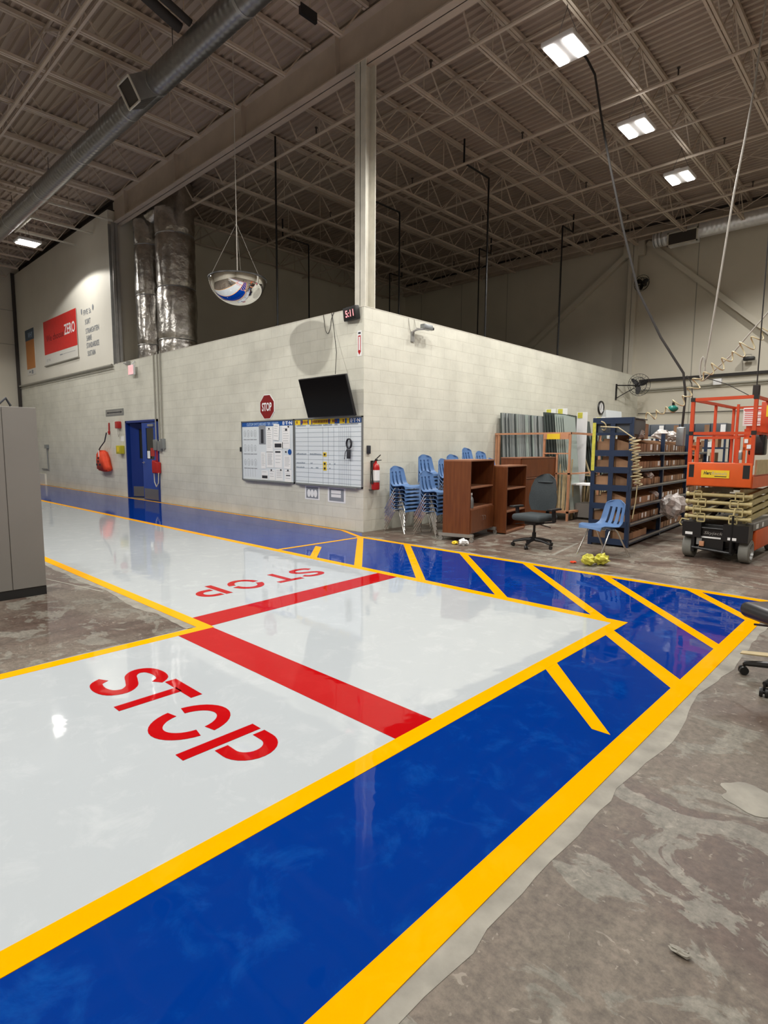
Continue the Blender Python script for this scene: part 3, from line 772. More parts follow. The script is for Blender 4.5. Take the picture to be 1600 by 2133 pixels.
for z, nm in ((.565,'uppermost'),(.395,'middle'),(.31,'lowest')):
    q = thing('board_magnet', nm + ' of three yellow smiley magnets on the right whiteboard chart', 'magnet', (X0+.88, -.016, Z0+z+.01))
    MB().box(-.045,.045,-.004,0,-.037,.037).build('plate', MT['sign_yellow'], q); MB().box(-.025,.025,-.006,-.004,-.02,.02).build('print', MT['ink'], q)
q = thing('key_bunch', 'dark bunch of straps and keys hung on the right whiteboard', 'keys', (-.30, -.05, 1.50))
m = MB()
for k in range(7):
    a = k*.9; m.tube([(.00+.06*math.cos(a+j*.6),-.012*(k%3),.03+.085*math.sin(a+j*.6)) for j in range(8)], .009, 6)
m.build('strap_loops', MT['ink'], q)
MB().tube([(-.03,0,-.03),(-.09,-.01,-.12),(-.13,0,-.24)], .006, 6).build('pen', MT['ink'], q)
MB().bevbox(-.045,.03,-.025,.0,-.23,-.07,.008).build('tag_block', MT['ink'], q)
# printed notices under the boards
def grid_notice(x0, x1, z0, z1, label):
    q = thing('paper_notice', label, 'notice', ((x0+x1)/2, -.002, (z0+z1)/2)); w_, h_ = (x1-x0)/2, (z1-z0)/2
    MB().box(-w_, w_, -.001, .0015, -h_, h_).build('sheet', MT['paper'], q)
    MB().box(-w_*.82, w_*.82, -.0018, -.001, -h_*.8, h_*.85).build('grey_panel', MT['grey_ink'], q)
    return q, w_, h_
q, w_, h_ = grid_notice(-1.59,-1.16,.48,.74,'laminated notice with two white figures under the right whiteboard')
m = MB()
for cx in (-.45, 0, .45):
    m.prism([(w_*(cx)+.05*math.cos(a*PI/5), .075*math.sin(a*PI/5)-.01) for a in range(10)], .0018, .0026, RX)
m.build('white_figures', MT['paper'], q)
q, w_, h_ = grid_notice(-.93,-.45,.47,.74,'laminated notice with white boxes under the right whiteboard, near the corner')
MB().box(-w_*.6, w_*.5, -.0026, -.0018, h_*.2, h_*.65).box(-w_*.6, w_*.5, -.0026, -.0018, -h_*.3, h_*.1).build('white_boxes', MT['paper'], q)
# television on a tilting bracket
t = thing('television', 'black flat screen television tilted down above the right whiteboard', 'television', (-.68, -.13, 2.0))
t.rotation_euler = (math.radians(18), 0, 0)
MB().bevbox(-.625,.625,-.02,.03,0,.71,.008).build('casing', MT['black'], t)
MB().box(-.61,.61,-.0215,-.0195,.02,.695).build('screen', MT['screen'], t)
MB().box(-.25,.25,.03,.06,.2,.55).build('rear_cover', MT['black'], t)
wb = MB().box(-.82,-.58,-.02,0,2.2,2.5).bar((-.70,-.02,2.42),(-.70,-.17,2.42),.04).bar((-.70,-.02,2.26),(-.70,-.13,2.28),.04)
tag(wb.build('wall_bracket', MT['black_m']), 'black steel arm bracket holding the television to the wall', 'bracket')
# digital clock
t = thing('digital_clock', 'black digital wall clock showing red numerals at the wall top corner', 'clock', (-.24, -.06, 3.71))
t.rotation_euler = (math.radians(8), 0, math.radians(-6))
MB().bevbox(-.17,.17,-.05,.05,-.11,.11,.012).build('casing', MT['black'], t)
text_fit('5:11', -.10, .12, -.055, .055, 'xz', -.0515, MT['led_red'], t, bold=.012, name='digits')
# cables on the wall
o = MB().tube([(-1.02,-.01,3.81)]+[(-1.02+.02*math.cos(a)+.12*(1-math.cos(a)), -.012, 3.81-.34*math.sin(a)) for a in [PI*k/10 for k in range(1,10)]]+[(-.74,-.01,3.81)], .005, 6).build('wall_cable', MT['cable_grey'])
tag(o, 'thin grey cable looped below the block wall top beside the clock', 'cable')
o = MB().tube([(-.80,-.008,3.81),(-.74,-.02,3.6),(-.55,-.12,3.1),(-.38,-.30,2.70)], .006, 6).build('wall_cable', MT['cable_grey'])
tag(o, 'grey power cable running down the block wall to the television', 'cable')
# extinguisher arrow sign on the corner
t = thing('extinguisher_sign', 'narrow red and white extinguisher arrow sign at the wall corner', 'sign', (-.10, -.003, 3.21))
MB().box(-.05,.05,-.002,.002,-.21,.21).build('sheet', MT['paper'], t)
MB().box(-.032,.032,-.0035,-.002,-.13,.13).prism([(-.04,.13),(.04,.13),(0,.19)], .002, .0035, Matrix.Scale(-1,4,(0,0,1)) @ RX).build('red_panel', MT['red_gloss'], t)
MB().box(-.016,.016,-.0045,-.0035,-.11,.11).build('white_strip', MT['paper'], t)
MB().box(-.03,.03,-.004,-.002,.155,.185).build('dark_print', MT['ink'], t)
# exit sign, direction plate, alarm horn, yellow box, jacket
t = thing('exit_sign', 'lit red and white EXIT sign above the blue double door', 'exit sign', (-8.86, -.10, 3.52))
MB().bevbox(-.16,.16,-.03,.03,-.13,.13,.008).bar((0,0,.13),(0,.09,.24),.03).build('casing', MT['white_print'], t)
MB().box(-.15,.15,-.032,-.030,-.12,.12).build('lit_face', MT['exit_red'], t)
text_fit('EXIT', -.12, .12, -.07, .07, 'xz', -.0335, MT['white_print'], t, bold=.02)
tag(MB().box(-9.25,-9.15,-.08,0,3.70,3.79).tube([(-9.5,-.04,3.76),(-9.2,-.04,3.72)], .02, 6).build('junction_box', MT['galv']), 'small grey junction box on the wall left of the exit sign', 'box')
t = thing('direction_plate', 'long grey direction plate with a double arrow left of the blue door', 'sign', (-10.38, -.004, 2.44))
MB().box(-.64,.64,-.004,.004,-.095,.095).build('plate', MT['alu'], t)
MB().box(-.58,.58,-.0055,-.004,-.065,.065).build('pale_panel', MT['galv'], t)
MB().box(-.45,.45,-.007,-.0055,-.014,.014).prism([(-.55,0),(-.44,-.035),(-.44,.035)], .0055, .007, RX).prism([(.55,0),(.44,.035),(.44,-.035)], .0055, .007, RX).build('arrow', MT['ink'], t)
t = thing('alarm_horn', 'red fire alarm horn with hanging cord left of the blue door', 'alarm', (-10.05, -.05, 2.07))
MB().bevbox(-.12,.12,-.05,.05,-.10,.10,.02).build('housing', MT['red_gloss'], t)
MB().tube([(.05,0,-.1),(.07,0,-.25),(.0,0,-.34),(-.04,0,-.25),(-.03,0,-.1)], .008, 6).build('cord', MT['cable_white'], t)
t = thing('yellow_box', 'yellow plastic box mounted beside the blue door frame', 'box', (-9.92, -.07, 1.36))
MB().bevbox(-.14,.14,-.07,.07,-.12,.12,.02).build('body', MT['yellow_box'], t)
MB().box(-.05,.07,-.074,-.069,-.06,.08).build('label_panel', MT['sign_yellow'], t)
tag(MB().box(-10.02,-9.80,-.004,0,1.60,1.75).build('paper_notice', MT['paper']), 'small white notice above the yellow box', 'notice')
t = thing('safety_vest', 'bright orange safety bag hung on the block wall by a strap', 'vest', (-11.05, -.10, 1.0))
pr = [(-.40,-.27),(-.44,.0),(-.40,.24),(-.22,.34),(.08,.33),(.24,.16),(.36,-.10),(.44,-.27),(.10,-.31)]
bm = bmesh.new(); bvs = [bm.verts.new((a, -.09, b_)) for a, b_ in pr]; f_ = bm.faces.new(bvs)
ex = bmesh.ops.extrude_face_region(bm, geom=[f_]); bmesh.ops.translate(bm, vec=(0,.17,0), verts=[v for v in ex['geom'] if isinstance(v, bmesh.types.BMVert)])
bmesh.ops.recalc_face_normals(bm, faces=bm.faces); bmesh.ops.bevel(bm, geom=list(bm.edges), offset=.04, segments=3, affect='EDGES')
me = bpy.data.meshes.new('bag'); bm.to_mesh(me); bm.free(); me.materials.append(MT['orange_vest']); me.polygons.foreach_set('use_smooth',[True]*len(me.polygons)); link(bpy.data.objects.new('bag', me), t)
m = MB()
for (a, z) in ((-.22,.10),(-.24,.0),(-.34,-.10),(-.12,-.10)): m.box(a-.06,a+.05,-.094,-.088,z-.03,z+.03)
m.build('dark_patch', MT['ink'], t)
MB().tube([(-.20,-.07,.33),(-.05,-.08,.42),(.20,-.04,.60),(.26,.0,.86)], .018, 6).build('strap', MT['ink'], t)
MB().box(-.19,-.13,-.096,-.09,.14,.34).build('pale_band', MT['white_print'], t)
tag(MB().tube([(-10.78,-.02,2.15),(-10.78,-.03,1.80)], .02, 8).tube([(-10.78,-.03,1.9),(-10.78,-.03,1.84)], .035, 8).build('wall_hook', MT['red_gloss']), 'red hook strap above the orange safety bag', 'hook')
# conduits from the wall top to the door controls
t = thing('conduit_run', 'three grey conduits running down the block wall right of the blue door', 'pipe', (-7.5, 0, 0))
for x in (-.20, .0, .16): MB().tube([(x,-.03,3.86),(x,-.03,1.62)], .019, 8).build('pipe', MT['pipe_paint'], t)
MB().bevbox(-.30,-.12,-.08,0,1.36,1.64,.01).bevbox(-.06,.08,-.08,0,1.34,1.60,.01).bevbox(.12,.26,-.09,0,1.40,1.66,.01).build('switch_box', MT['alu'], t)
t = thing('hose_reel', 'red striped coil of strap with white rope under the switch boxes', 'strap coil', (-7.66, -.06, .93))
m = MB()
for k in range(5): m.bevbox(-.15+k*.06,-.10+k*.06,-.07,.05,-.17+.01*(k%2),.17-.012*k,.02)
m.build('coil', MT['red_gloss'], t)
MB().tube([(-.13,-.02,-.1),(-.10,-.03,-.40),(.02,-.04,-.52),(.12,-.03,-.42),(.13,-.02,-.15)], .014, 7).build('white_rope', MT['rope'], t)
MB().tube([(-.03,0,.15),(-.03,.02,.50)], .012, 6).tube([(.05,0,.15),(.03,.02,.50)], .012, 6).build('hanging_strap', MT['red_gloss'], t)
# far end of the corridor
tag(MB().box(-16.62,-16.42,-.10,0,1.36,1.50).tube([(-16.52,-.04,1.36),(-16.50,-.04,.60),(-17.2,-.04,.60)], .02, 8).build('outlet_box', MT['alu']), 'small grey outlet with bent conduit on the far wall end', 'outlet')
tag(MB().box(-17.6,-16.9,-.06,0,.0,.42).build('access_panel', MT['wall_white']), 'pale low access panel at the far end of the block wall', 'panel')
tag(MB().tube([(XW,-.05,3.79),(-10.3,-.05,3.79)], .035, 8).tube([(XW,-.04,3.70),(-10.3,-.04,3.70)], .012, 6).build('wall_conduit', MT['pipe_paint']), 'long painted conduit along the top of the block wall under the banners', 'pipe')
# banners and wall lettering
t = thing('wall_banner', 'large red banner reading We choose ZERO on the upper wall', 'banner', (-16.17, -.03, 4.30))
MB().box(0,3.22,-.004,.004,0,1.5).build('white_sheet', MT['banner_white'], t)
MB().box(0,3.22,-.007,-.004,.36,1.5).build('red_field', MT['banner_red'], t)
text_fit('We choose', .25, 2.02, .78, 1.0, 'xz', -.009, MT['banner_dark'], t, bold=.01)
text_fit('ZERO', 2.08, 3.08, .80, 1.14, 'xz', -.009, MT['white_print'], t, bold=.02)
text_fit('E\u00b7T\u00b7N', .20, .55, .12, .20, 'xz', -.006, MT['grey_ink'], t)
MB().box(1.55,1.8,-.006,-.004,.20,.235).box(1.8,3.0,-.006,-.004,.212,.222).build('small_print', MT['grey_ink'], t)
MB().tube([(-.03,-.012,-.02),(3.28,-.012,-.02)], .025, 8).build('bottom_pole', MT['pipe_paint'], t)
t = thing('wall_poster', 'orange and slate poster left of the red banner', 'poster', (-18.40, -.012, 4.30))
MB().box(0,1.05,-.004,.004,-.18,1.5).build('white_sheet', MT['banner_white'], t)
MB().box(.02,1.03,-.007,-.004,.05,1.10).build('orange_field', MT['banner_orange'], t)
MB().box(.0,1.05,-.007,-.004,1.10,1.5).build('slate_field', MT['banner_blue'], t)
text_fit('WHY', .35, .9, 1.18, 1.38, 'xz', -.009, MT['blue_text'], t)
MB().box(.25,.45,-.006,-.004,-.09,-.03).box(.55,.75,-.006,-.004,-.14,.0).build('small_marks', MT['grey_ink'], t)
t = thing('wall_lettering', 'black stencilled list SORT STRAIGHTEN SHINE STANDARDIZE SUSTAIN on the upper wall', 'lettering', (-12.4, -.012, 5.0))
for (s, a, b_, z) in (('FIVE Ss', -.0, .62, .55),('SORT',.10,.55,.26),('STRAIGHTEN',.12,1.18,-.02),('SHINE',.16,.58,-.24),('STANDARDIZE',.14,1.14,-.46),('SUSTAIN',.20,.82,-.70)):
    text_fit(s, a, b_, z-.07, z+.09, 'xz', 0, MT['grey_ink'], t, bold=.01)
MB().prism([(-.14+.05*math.cos(k*PI/4+PI/8),.62+.09*math.sin(k*PI/4+PI/8)) for k in range(8)],0,.002,RX).prism([(.78+.05*math.cos(k*PI/4+PI/8),.62+.09*math.sin(k*PI/4+PI/8)) for k in range(8)],0,.002,RX).build('star_mark', MT['grey_ink'], t)

# ================================================================ things on the short block wall (faces +x)
t = thing('fire_extinguisher', 'red fire extinguisher with white label on the block wall corner', 'fire extinguisher', (.095, .20, .74))
MB().lathe([(.001,0),(.062,.0),(.072,.02),(.072,.38),(.06,.43),(.025,.46),(.022,.50),(.001,.50)], 20).build('cylinder', MT['red_gloss'], t)
MB().lathe([(.0735,.16),(.0735,.34)], 20).build('label_band', MT['paper'], t)
MB().lathe([(.0738,.13),(.0738,.16)], 20).build('silver_band', MT['galv'], t)
MB().bar((0,0,.50),(.03,.0,.53),.03,.03).bar((0,0,.52),(.02,.10,.60),.018,.012).bar((0,.0,.50),(.02,.12,.51),.018,.012).build('valve_handle', MT['black_m'], t)
MB().tube([(0,-.02,.50),(.01,-.085,.46),(.015,-.10,.30),(.015,-.09,.10)], .013, 8).build('hose', MT['black'], t)
MB().box(-.095,-.07,-.03,.03,.1,.5).box(-.095,-.0,-.075,.075,-.008,.0).build('wall_hanger', MT['black_m'], t)
tag(MB().bevbox(0,.03,.07,.15,1.36,1.50,.006).build('light_switch', MT['ink']), 'small black switch plate above the fire extinguisher', 'switch')
t = thing('security_camera', 'grey flood lamp on a bent arm near the top of the short block wall', 'camera', (0, 1.25, 3.55))
MB().tube([(0,-.02,-.05),(.03,-.02,.02),(.10,-.0,.05),(.20,.10,.06)], .018, 8).box(0,.02,-.06,.03,-.16,.02).build('arm', MT['galv'], t)
MB().bevbox(.12,.24,.06,.30,.06,.15,.015).build('body', MT['alu'], t)
MB().bevbox(.14,.22,.30,.36,.07,.12,.01).build('lens_hood', MT['black'], t)
MB().tube([(0,-.12,.25),(.02,-.10,.05),(.01,-.04,-.02)], .006, 6).tube([(0,.04,.25),(.03,.06,.1),(.1,.1,.08)], .006, 6).build('cable', MT['cable_white'], t)
t = thing('wall_clock', 'round white wall clock with black rim on the short block wall', 'clock', (.0, 9.62, 2.66))
RY = Matrix.Rotation(PI/2, 4, 'Y')
MB().lathe([(.17,0),(.19,.0),(.20,.02),(.19,.045),(.165,.045),(.165,.02)], 32, (0,0,0), RY).build('rim', MT['black'], t)
MB().lathe([(.001,.02),(.168,.02)], 32, (0,0,0), RY).build('dial', MT['white_print'], t)
MB().bar((.025,0,0),(.025,.02,.10),.006,.008).bar((.025,0,0),(.025,-.03,-.07),.006,.010).build('hands', MT['ink'], t)
tag(MB().box(0,.03,9.75,11.05,2.02,2.60).build('wall_board', MT['white_board']), 'blank white board on the short block wall right of the round clock', 'board')
def wall_fan(name, label, loc, rz, r=.33):
    t = thing(name, label, 'fan', loc, rz)
    m = MB()
    for k in range(20):
        a = 2*PI*k/20
        m.tube([(.10,0.03*math.cos(a),.03*math.sin(a)),(.12,r*.6*math.cos(a),r*.6*math.sin(a)),(.06,r*math.cos(a),r*math.sin(a)),(-.03,r*.75*math.cos(a),r*.75*math.sin(a)),(-.07,.08*math.cos(a),.08*math.sin(a))], .0028, 4)
    for rr, xx in ((r,.06),(r*.6,.12),(r*.75,-.03)):
        m.tube([(xx, rr*math.cos(2*PI*k/28), rr*math.sin(2*PI*k/28)) for k in range(29)], .007, 5)
    m.build('guard', MT['black_m'], t)
    for k in range(3):
        a = 2*PI*k/3+.4; b_ = MB(); n_ = 6; vs = []
        for i in range(n_+1):
            rr = .04+(r*.88-.04)*i/n_; wd_ = .05+.10*math.sin(PI*min(1,i/n_*.9+.1))
            for s in (-1, 1):
                aa = a + s*wd_/max(rr,.08)/2; vs.append((.03+s*.022, rr*math.cos(aa), rr*math.sin(aa)))
        b_.add(vs, [(2*i,2*i+1,2*i+3,2*i+2) for i in range(n_)], True)
        b_.build('blade', MT['black'], t)
    MB().lathe([(.001,-.16),(.07,-.16),(.08,-.10),(.08,-.02),(.04,.05),(.001,.06)], 18, (0,0,0), RY).build('motor', MT['black'], t)
    return t
t = wall_fan('wall_fan', 'black wire guard fan on a wall arm near the far block wall corner', (.42, 11.35, 3.42), math.radians(-50))
tag(MB().box(0,.03,10.65,10.72,2.95,3.42).bar((.02,10.68,3.38),(.38,11.25,3.40),.03).bar((.02,10.68,3.0),(.34,11.2,3.32),.02).build('fan_bracket', MT['black_m']), 'dark wall arm carrying the black wire guard fan', 'bracket')
t = wall_fan('wall_fan', 'small black fan high on the back wall beside the column', (.10, 12.1, 6.62), math.radians(-95), .24)
tag(MB().bar((-.13,12.3,6.62),(.06,12.3,6.62),.03).build('fan_bracket', MT['black_m']), 'short arm holding the small high fan to the column', 'bracket')
# trays and conduits along the back wall
tag(MB().box(.05,9,12.40,12.49,3.62,3.70).build('wall_tray', MT['cable_grey']), 'upper dark cable tray along the pale back wall', 'cable tray')
tag(MB().tube([(.05,12.44,3.36),(9,12.44,3.52)], .028, 8).tube([(.05,12.44,3.30),(9,12.44,3.45)], .014, 6).build('wall_conduit', MT['pipe_paint']), 'pale conduit pair just below the cable tray on the back wall', 'pipe')
tag(MB().tube([(.05,12.45,2.62),(3,12.45,2.60),(9,12.45,2.66)], .012, 6).build('wall_cable', MT['cable_grey']), 'thin sagging cable low along the pale back wall', 'cable')
tag(MB().bevbox(2.2,2.42,12.36,12.5,3.38,3.56,.01).build('junction_box', MT['white_print']), 'small white junction box on the back wall conduits', 'box')
t = thing('security_camera', 'black camera on a curled bracket on the back wall', 'camera', (3.1, 12.3, 4.05))
MB().bevbox(-.14,.14,-.08,.08,-.05,.05,.02).build('body', MT['black'], t); MB().tube([(-.18,.19,-.3),(-.2,.15,-.02),(-.1,.1,.14),(.05,.05,.12),(.05,0,.04)], .012, 6).build('bracket', MT['cable_white'], t)

# ================================================================ hanging under the roof
# left spiral duct with outlet box
t = thing('spiral_duct', 'long dark spiral duct crossing the ceiling above the aisle', 'duct', (-9, -2.36, 7.13))
def cyl_x(x0, x1, r, n=40, seg=1):
    return [(x0+(x1-x0)*i/seg, 0, 0) for i in range(seg+1)], r, n
MB().tube([(-10.4,0,0),(16,0,0)], .186, 40).build('duct_body', MT['duct'], t)
for x in (-6.2,-3.9,-1.4,1.1,3.55,5.75,6.75,9.2,11.5): MB().tube([(x-.025,0,0),(x+.025,0,0)], .191, 40).build('collar', MT['galv'], t)
for (x, lab) in ((6.52,'o'),):
    m = MB(); a = Vector((x,0,0))
    # outlet boot pointing to -y and up a little
    d = Vector((0,-.86,-.50)).normalized(); u = Vector((0,.50,-.86)).normalized()
    c0, c1 = a+d*.10, a+d*.40
    q0 = [c0+Vector((sx*.26,0,0))+u*sz*.17 for sx, sz in ((-1,-1),(1,-1),(1,1),(-1,1))]
    q1 = [c1+Vector((sx*.19,0,0))+u*sz*.17 for sx, sz in ((-1,-1),(1,-1),(1,1),(-1,1))]
    m.add(q0+q1, [(0,1,5,4),(1,2,6,5),(2,3,7,6),(3,0,4,7)]); m.build('outlet_boot', MT['duct'], t)
    f = MB()
    for i in range(4): f.bar(q1[i], q1[(i+1)%4], .022)
    fo = f.build('outlet_frame', MT['column_paint'], t)
    MB().add([v - d*.02 for v in q1], [(0,1,2,3)]).build('outlet_grille', MT['dark_gap'], fo)
for x in (-4.0, -1.2, 1.6, 4.45, 7.3, 10.1): MB().tube([(x,0,.18),(x,0,.56)], .006, 5).build('hanger_rod', MT['cable_grey'], t)
# right duct
t = thing('spiral_duct', 'bright spiral duct end with outlet high by the back wall', 'duct', (.47, 11.9, 7.77))
MB().tube([(0,0,0),(12,0,0)], .225, 36).build('duct_body', MT['duct_bright'], t)
for x in (.04,.14,.24,1.25,4.0): MB().tube([(x-.015,0,0),(x+.015,0,0)], .232, 36).build('collar', MT['galv'], t)
m = MB(); m.box(.5,1.28,-.38,-.1,-.38,-.04); mo = m.build('outlet_boot', MT['duct_bright'], t)
f = MB(); f.box(.48,1.30,-.395,-.38,-.40,-.36).box(.48,1.30,-.395,-.38,-.06,-.02).box(.48,.52,-.395,-.38,-.40,-.02).box(1.26,1.30,-.395,-.38,-.40,-.02).build('outlet_frame', MT['column_paint'], t)
MB().box(.52,1.26,-.386,-.381,-.36,-.06).build('outlet_grille', MT['dark_gap'], t)
for x in (.8, 3.5): MB().tube([(x,0,.22),(x,0,.55)], .006, 5).build('hanger_rod', MT['cable_grey'], t)
# foil wrapped risers
def riser(label, x, y, r, z0, z1, seed, lean=0):
    t = thing('foil_duct', label, 'insulated duct', (x, y, z0))
    m = MB(); n, k = 40, 70; vs = []; fs = []
    H_ = z1-z0
    for i in range(k+1):
        z = H_*i/k
        for j in range(n):
            a = 2*PI*j/n
            w_ = noise.noise(Vector((math.cos(a)*2.2+seed, math.sin(a)*2.2, z*1.6)))*.035 + noise.noise(Vector((math.cos(a)*5+seed, math.sin(a)*5, z*4)))*.035 + abs(noise.noise(Vector((math.cos(a)*8+seed, math.sin(a)*8, z*9))))*.03
            cin = -.045*math.exp(-((z % 1.35)-.68)**2/.004)
            end = -.25*max(0, (.25-z)/.25)
            rr = r*(1+w_*1.1+cin+end)
            vs.append((rr*math.cos(a)+lean*z, rr*math.sin(a), z))
    for i in range(k):
        for j in range(n):
            j2 = (j+1) % n; fs.append((i*n+j, i*n+j2, (i+1)*n+j2, (i+1)*n+j))
    m.add(vs, fs, True); m.build('foil_wrap', MT['foil'], t)
    for z in (.68, 2.03, 3.38):
        if z < H_: MB().tube([((r*.985)*math.cos(2*PI*j/32)+lean*z, (r*.985)*math.sin(2*PI*j/32), z) for j in range(33)], .012, 5).build('tie_band', MT['galv'], t)
    return t
riser('wide foil wrapped duct rising behind the block wall', -8.05, .85, .50, 3.62, 8.3, 1.0)
riser('narrow foil wrapped duct rising left of the wide foil duct', -9.35, .72, .38, 3.62, 8.05, 5.0, .0)
tag(MB().tube([(-9.35,.72,7.75),(-8.05,.85,8.1)], .30, 20).build('foil_elbow', MT['foil']), 'dark foil duct elbow joining the two risers below the roof', 'duct')
# half dome mirror
t = thing('dome_mirror', 'large half dome safety mirror hanging before the block wall', 'mirror', (-1.58, -1.40, 4.225))
R_ = .465
MB().lathe([(R_*math.sin(a), -R_*.86*math.cos(a)) for a in [max(.002, PI/2*i/22) for i in range(23)]], 64).build('dome', MT['mirror'], t)
MB().lathe([(R_-.004,0),(R_+.014,0),(R_+.014,.018),(R_-.02,.018),(R_-.02,.004)], 64).build('rim', MT['black'], t)
MB().lathe([(.001,.01),(R_-.01,.01)], 48).build('back_disc', MT['dark_gap'], t)
m = MB()
for k in range(3):
    a = 2*PI*k/3+.3; m.tube([(R_*.95*math.cos(a), R_*.95*math.sin(a), .015), (0,0,.9)], .0015, 4)
m.tube([(0,0,.012),(0,0,4.2)], .007, 6); m.build('hanging_chain', MT['cable_white'], t)
# sprinkler mains with black drop pipes
for (y, nm) in ((.93,'nearest the girder'),(3.85,'over the middle of the inner office'),(6.8,'beyond the middle lamp'),(9.4,'nearest the back wall')):
    t = thing('sprinkler_pipe', 'painted sprinkler pipe crossing the joists ' + nm, 'pipe', (0, y, 7.60))
    MB().tube([(-10.1,0,0),(9,0,0)], .03, 8).build('pipe', MT['steel_paint'], t)
    for k in range(6):
        x = -8.5+k*2.9+.4; MB().tube([(x,0,0),(x,0,.14)], .014, 6).tube([(x,0,.14),(x,0,.155)], .03, 8).build('sprinkler_head', MT['dark_gap'], t)
for (y, nm) in ((-3.45,'beyond the dark spiral duct'),(-6.4,'over the near aisle')):
    t = thing('sprinkler_pipe', 'painted sprinkler pipe crossing the left joists ' + nm, 'pipe', (0, y, 7.60))
    MB().tube([(-19.4,0,0),(6,0,0)], .03, 8).build('pipe', MT['steel_paint'], t)
dn = {(-4.16,1.3):'nearest the corner column on its left', (-7.7,5.13):'short one left, behind the wall', (-1.04,5.15):'long one right of the corner column', (-1.1,9.04):'far right one near the back wall',
      (-3.91,9.01):'far one behind the long pipe', (-3.91,5.2):'just right of the corner column', (-7.8,9.0):'farthest one in the dark corner'}
for (x, y), s in dn.items():
    m = MB(); y2 = y-1.0 if y in (5.13,5.15,5.2) else y+.66
    m.tube([(x,y,3.46),(x,y,7.79),(x,y,7.80)], .022, 8)
    if y != 1.3: m.tube([(x,y,7.80),(x,y2,7.80)], .022, 8).tube([(x,y2,7.80),(x,y2,8.3)], .022, 8)
    else: m.tube([(x,y,7.8),(x,y,8.36)], .022, 8)
    tag(m.build('drop_pipe', MT['black_m']), 'black drop pipe above the inner office, ' + s, 'pipe')
tag(MB().box(-12.85,-11.3,-1.64,-1.60,7.63,7.69).build('light_channel', MT['column_paint']), 'pale strut under the joists carrying the glowing tube lamp', 'channel')
# small ceiling things
tag(MB().bar((.03,-1.32,7.66),(.03,-1.02,7.66),.05,.14).build('ceiling_sign', MT['black']), 'black plate hanging from a joist near the top of the column', 'plate')
tag(MB().tube([(-1.1,-3.6,7.62),(-1.1,-2.55,7.3)], .07, 10).tube([(-.9,-3.6,7.62),(-.9,-2.5,7.3)], .05, 10).build('flexible_hose', MT['cable_grey']), 'pair of dark flexible hoses meeting the spiral duct at the top', 'hose')
for x in (-9.94,-11.36,-12.78):
    tag(MB().box(x-.03,x+.03,-1.6,.0,7.655,7.69).build('light_channel', MT['column_paint']), 'pale channel under the joists near the banner wall, ' + {-9.94:'one by the foil ducts',-11.36:'middle one',-12.78:'one beside the glowing lamp'}[x], 'channel')
# drop cables on the right
t = thing('drop_cable', 'thick dark power cable swooping from the roof to a grey connector box', 'cable', (0,0,0))
P_ = [(2.1,3.0,8.3),(2.3,3.0,8.0),(2.45,3.0,7.7),(2.60,3.0,6.95),(2.77,3.0,6.2),(3.05,3,5.1),(3.35,3.0,4.05),(3.75,3,3.25),(4.12,3.0,2.66),(4.17,3.0,2.3),(4.15,3.0,1.80)]
MB().tube(P_, .019, 8).build('cable_run', MT['cable_grey'], t)
MB().bevbox(4.08,4.20,2.95,3.05,1.52,1.82,.015).build('connector_box', MT['alu'], t)
tag(MB().tube([(4.16,3.03,2.62),(4.24,3.03,2.5),(4.27,3.03,2.2),(4.27,3.03,1.75)], .008, 6).build('drop_cable', MT['cable_grey']), 'thin cable hanging beside the grey connector box', 'cable')
tag(MB().tube([(4.88,3,7.68),(4.81,3,6.52),(4.74,3,5.9),(4.65,3,5.2),(4.55,3,4.1),(4.46,3,3.1),(4.42,3,2.72)]+[(4.42-.035*(1-math.cos(a)),3,2.72+.16*math.sin(a)) for a in [k*PI/6 for k in range(1,13)]], .014, 8).build('drop_cable', MT['cable_white']), 'pale cable hanging from the roof with a small loop at its end', 'cable')
tag(MB().tube([(5.35,2.7,3.5),(5.0,2.7,3.05),(4.85,2.7,2.85),(4.6,2.7,2.6),(4.42,2.98,2.52)], .011, 6).build('drop_cable', MT['cable_white']), 'pale cable slanting in from the right frame edge', 'cable')
tag(MB().tube([(4.45,2.9,2.56),(4.8,2.75,2.42),(5.15,2.4,2.22)], .006, 5).build('tie_line', MT['cable_grey']), 'thin line stretched from the cable loop to the lift', 'line')
tag(MB().tube([(5.22,2.5,7.68),(5.22,2.5,2.35)], .009, 6).bevbox(5.18,5.26,2.46,2.54,2.18,2.36,.01).build('drop_cable', MT['cable_grey']), 'straight dark cable with small connector above the orange lift', 'cable')
def coil_path(pts, r, turns):
    pts = [Vector(p) for p in pts]; L_ = [0]
    for a, b_ in zip(pts, pts[1:]): L_.append(L_[-1]+(b_-a).length)
    out = []; n = int(turns*12)
    for i in range(n+1):
        s = L_[-1]*i/n; k = 0
        while k < len(pts)-2 and L_[k+1] < s: k += 1
        d = (pts[k+1]-pts[k]); p = pts[k]+d*((s-L_[k])/d.length); d.normalize()
        a = d.cross(Vector((.8,.6,0))).normalized() if abs(d.dot(Vector((.8,.6,0)))) < .9 else d.orthogonal().normalized(); b_ = d.cross(a)
        th = 2*PI*turns*i/n; q_ = r*(1+.35*math.sin(th*.37)+.15*math.sin(th*.11)); out.append(p + a*(q_*math.cos(th)) + b_*(q_*math.sin(th)))
    return out
m = MB()
m.tube(coil_path([(5.4,2.6,3.2),(4.96,2.6,2.85),(4.46,2.6,2.52)], .075, 8), .009, 6)
m.tube(coil_path([(4.46,2.6,2.52),(4.30,2.6,2.25),(4.10,2.6,2.10),(3.83,2.6,2.0),(3.61,2.5,1.90),(3.42,1.62,1.80)], .06, 14), .009, 6)
m.tube(coil_path([(3.93,1.60,1.62),(3.97,1.60,1.30),(4.0,1.62,.95)], .055, 14), .009, 6)
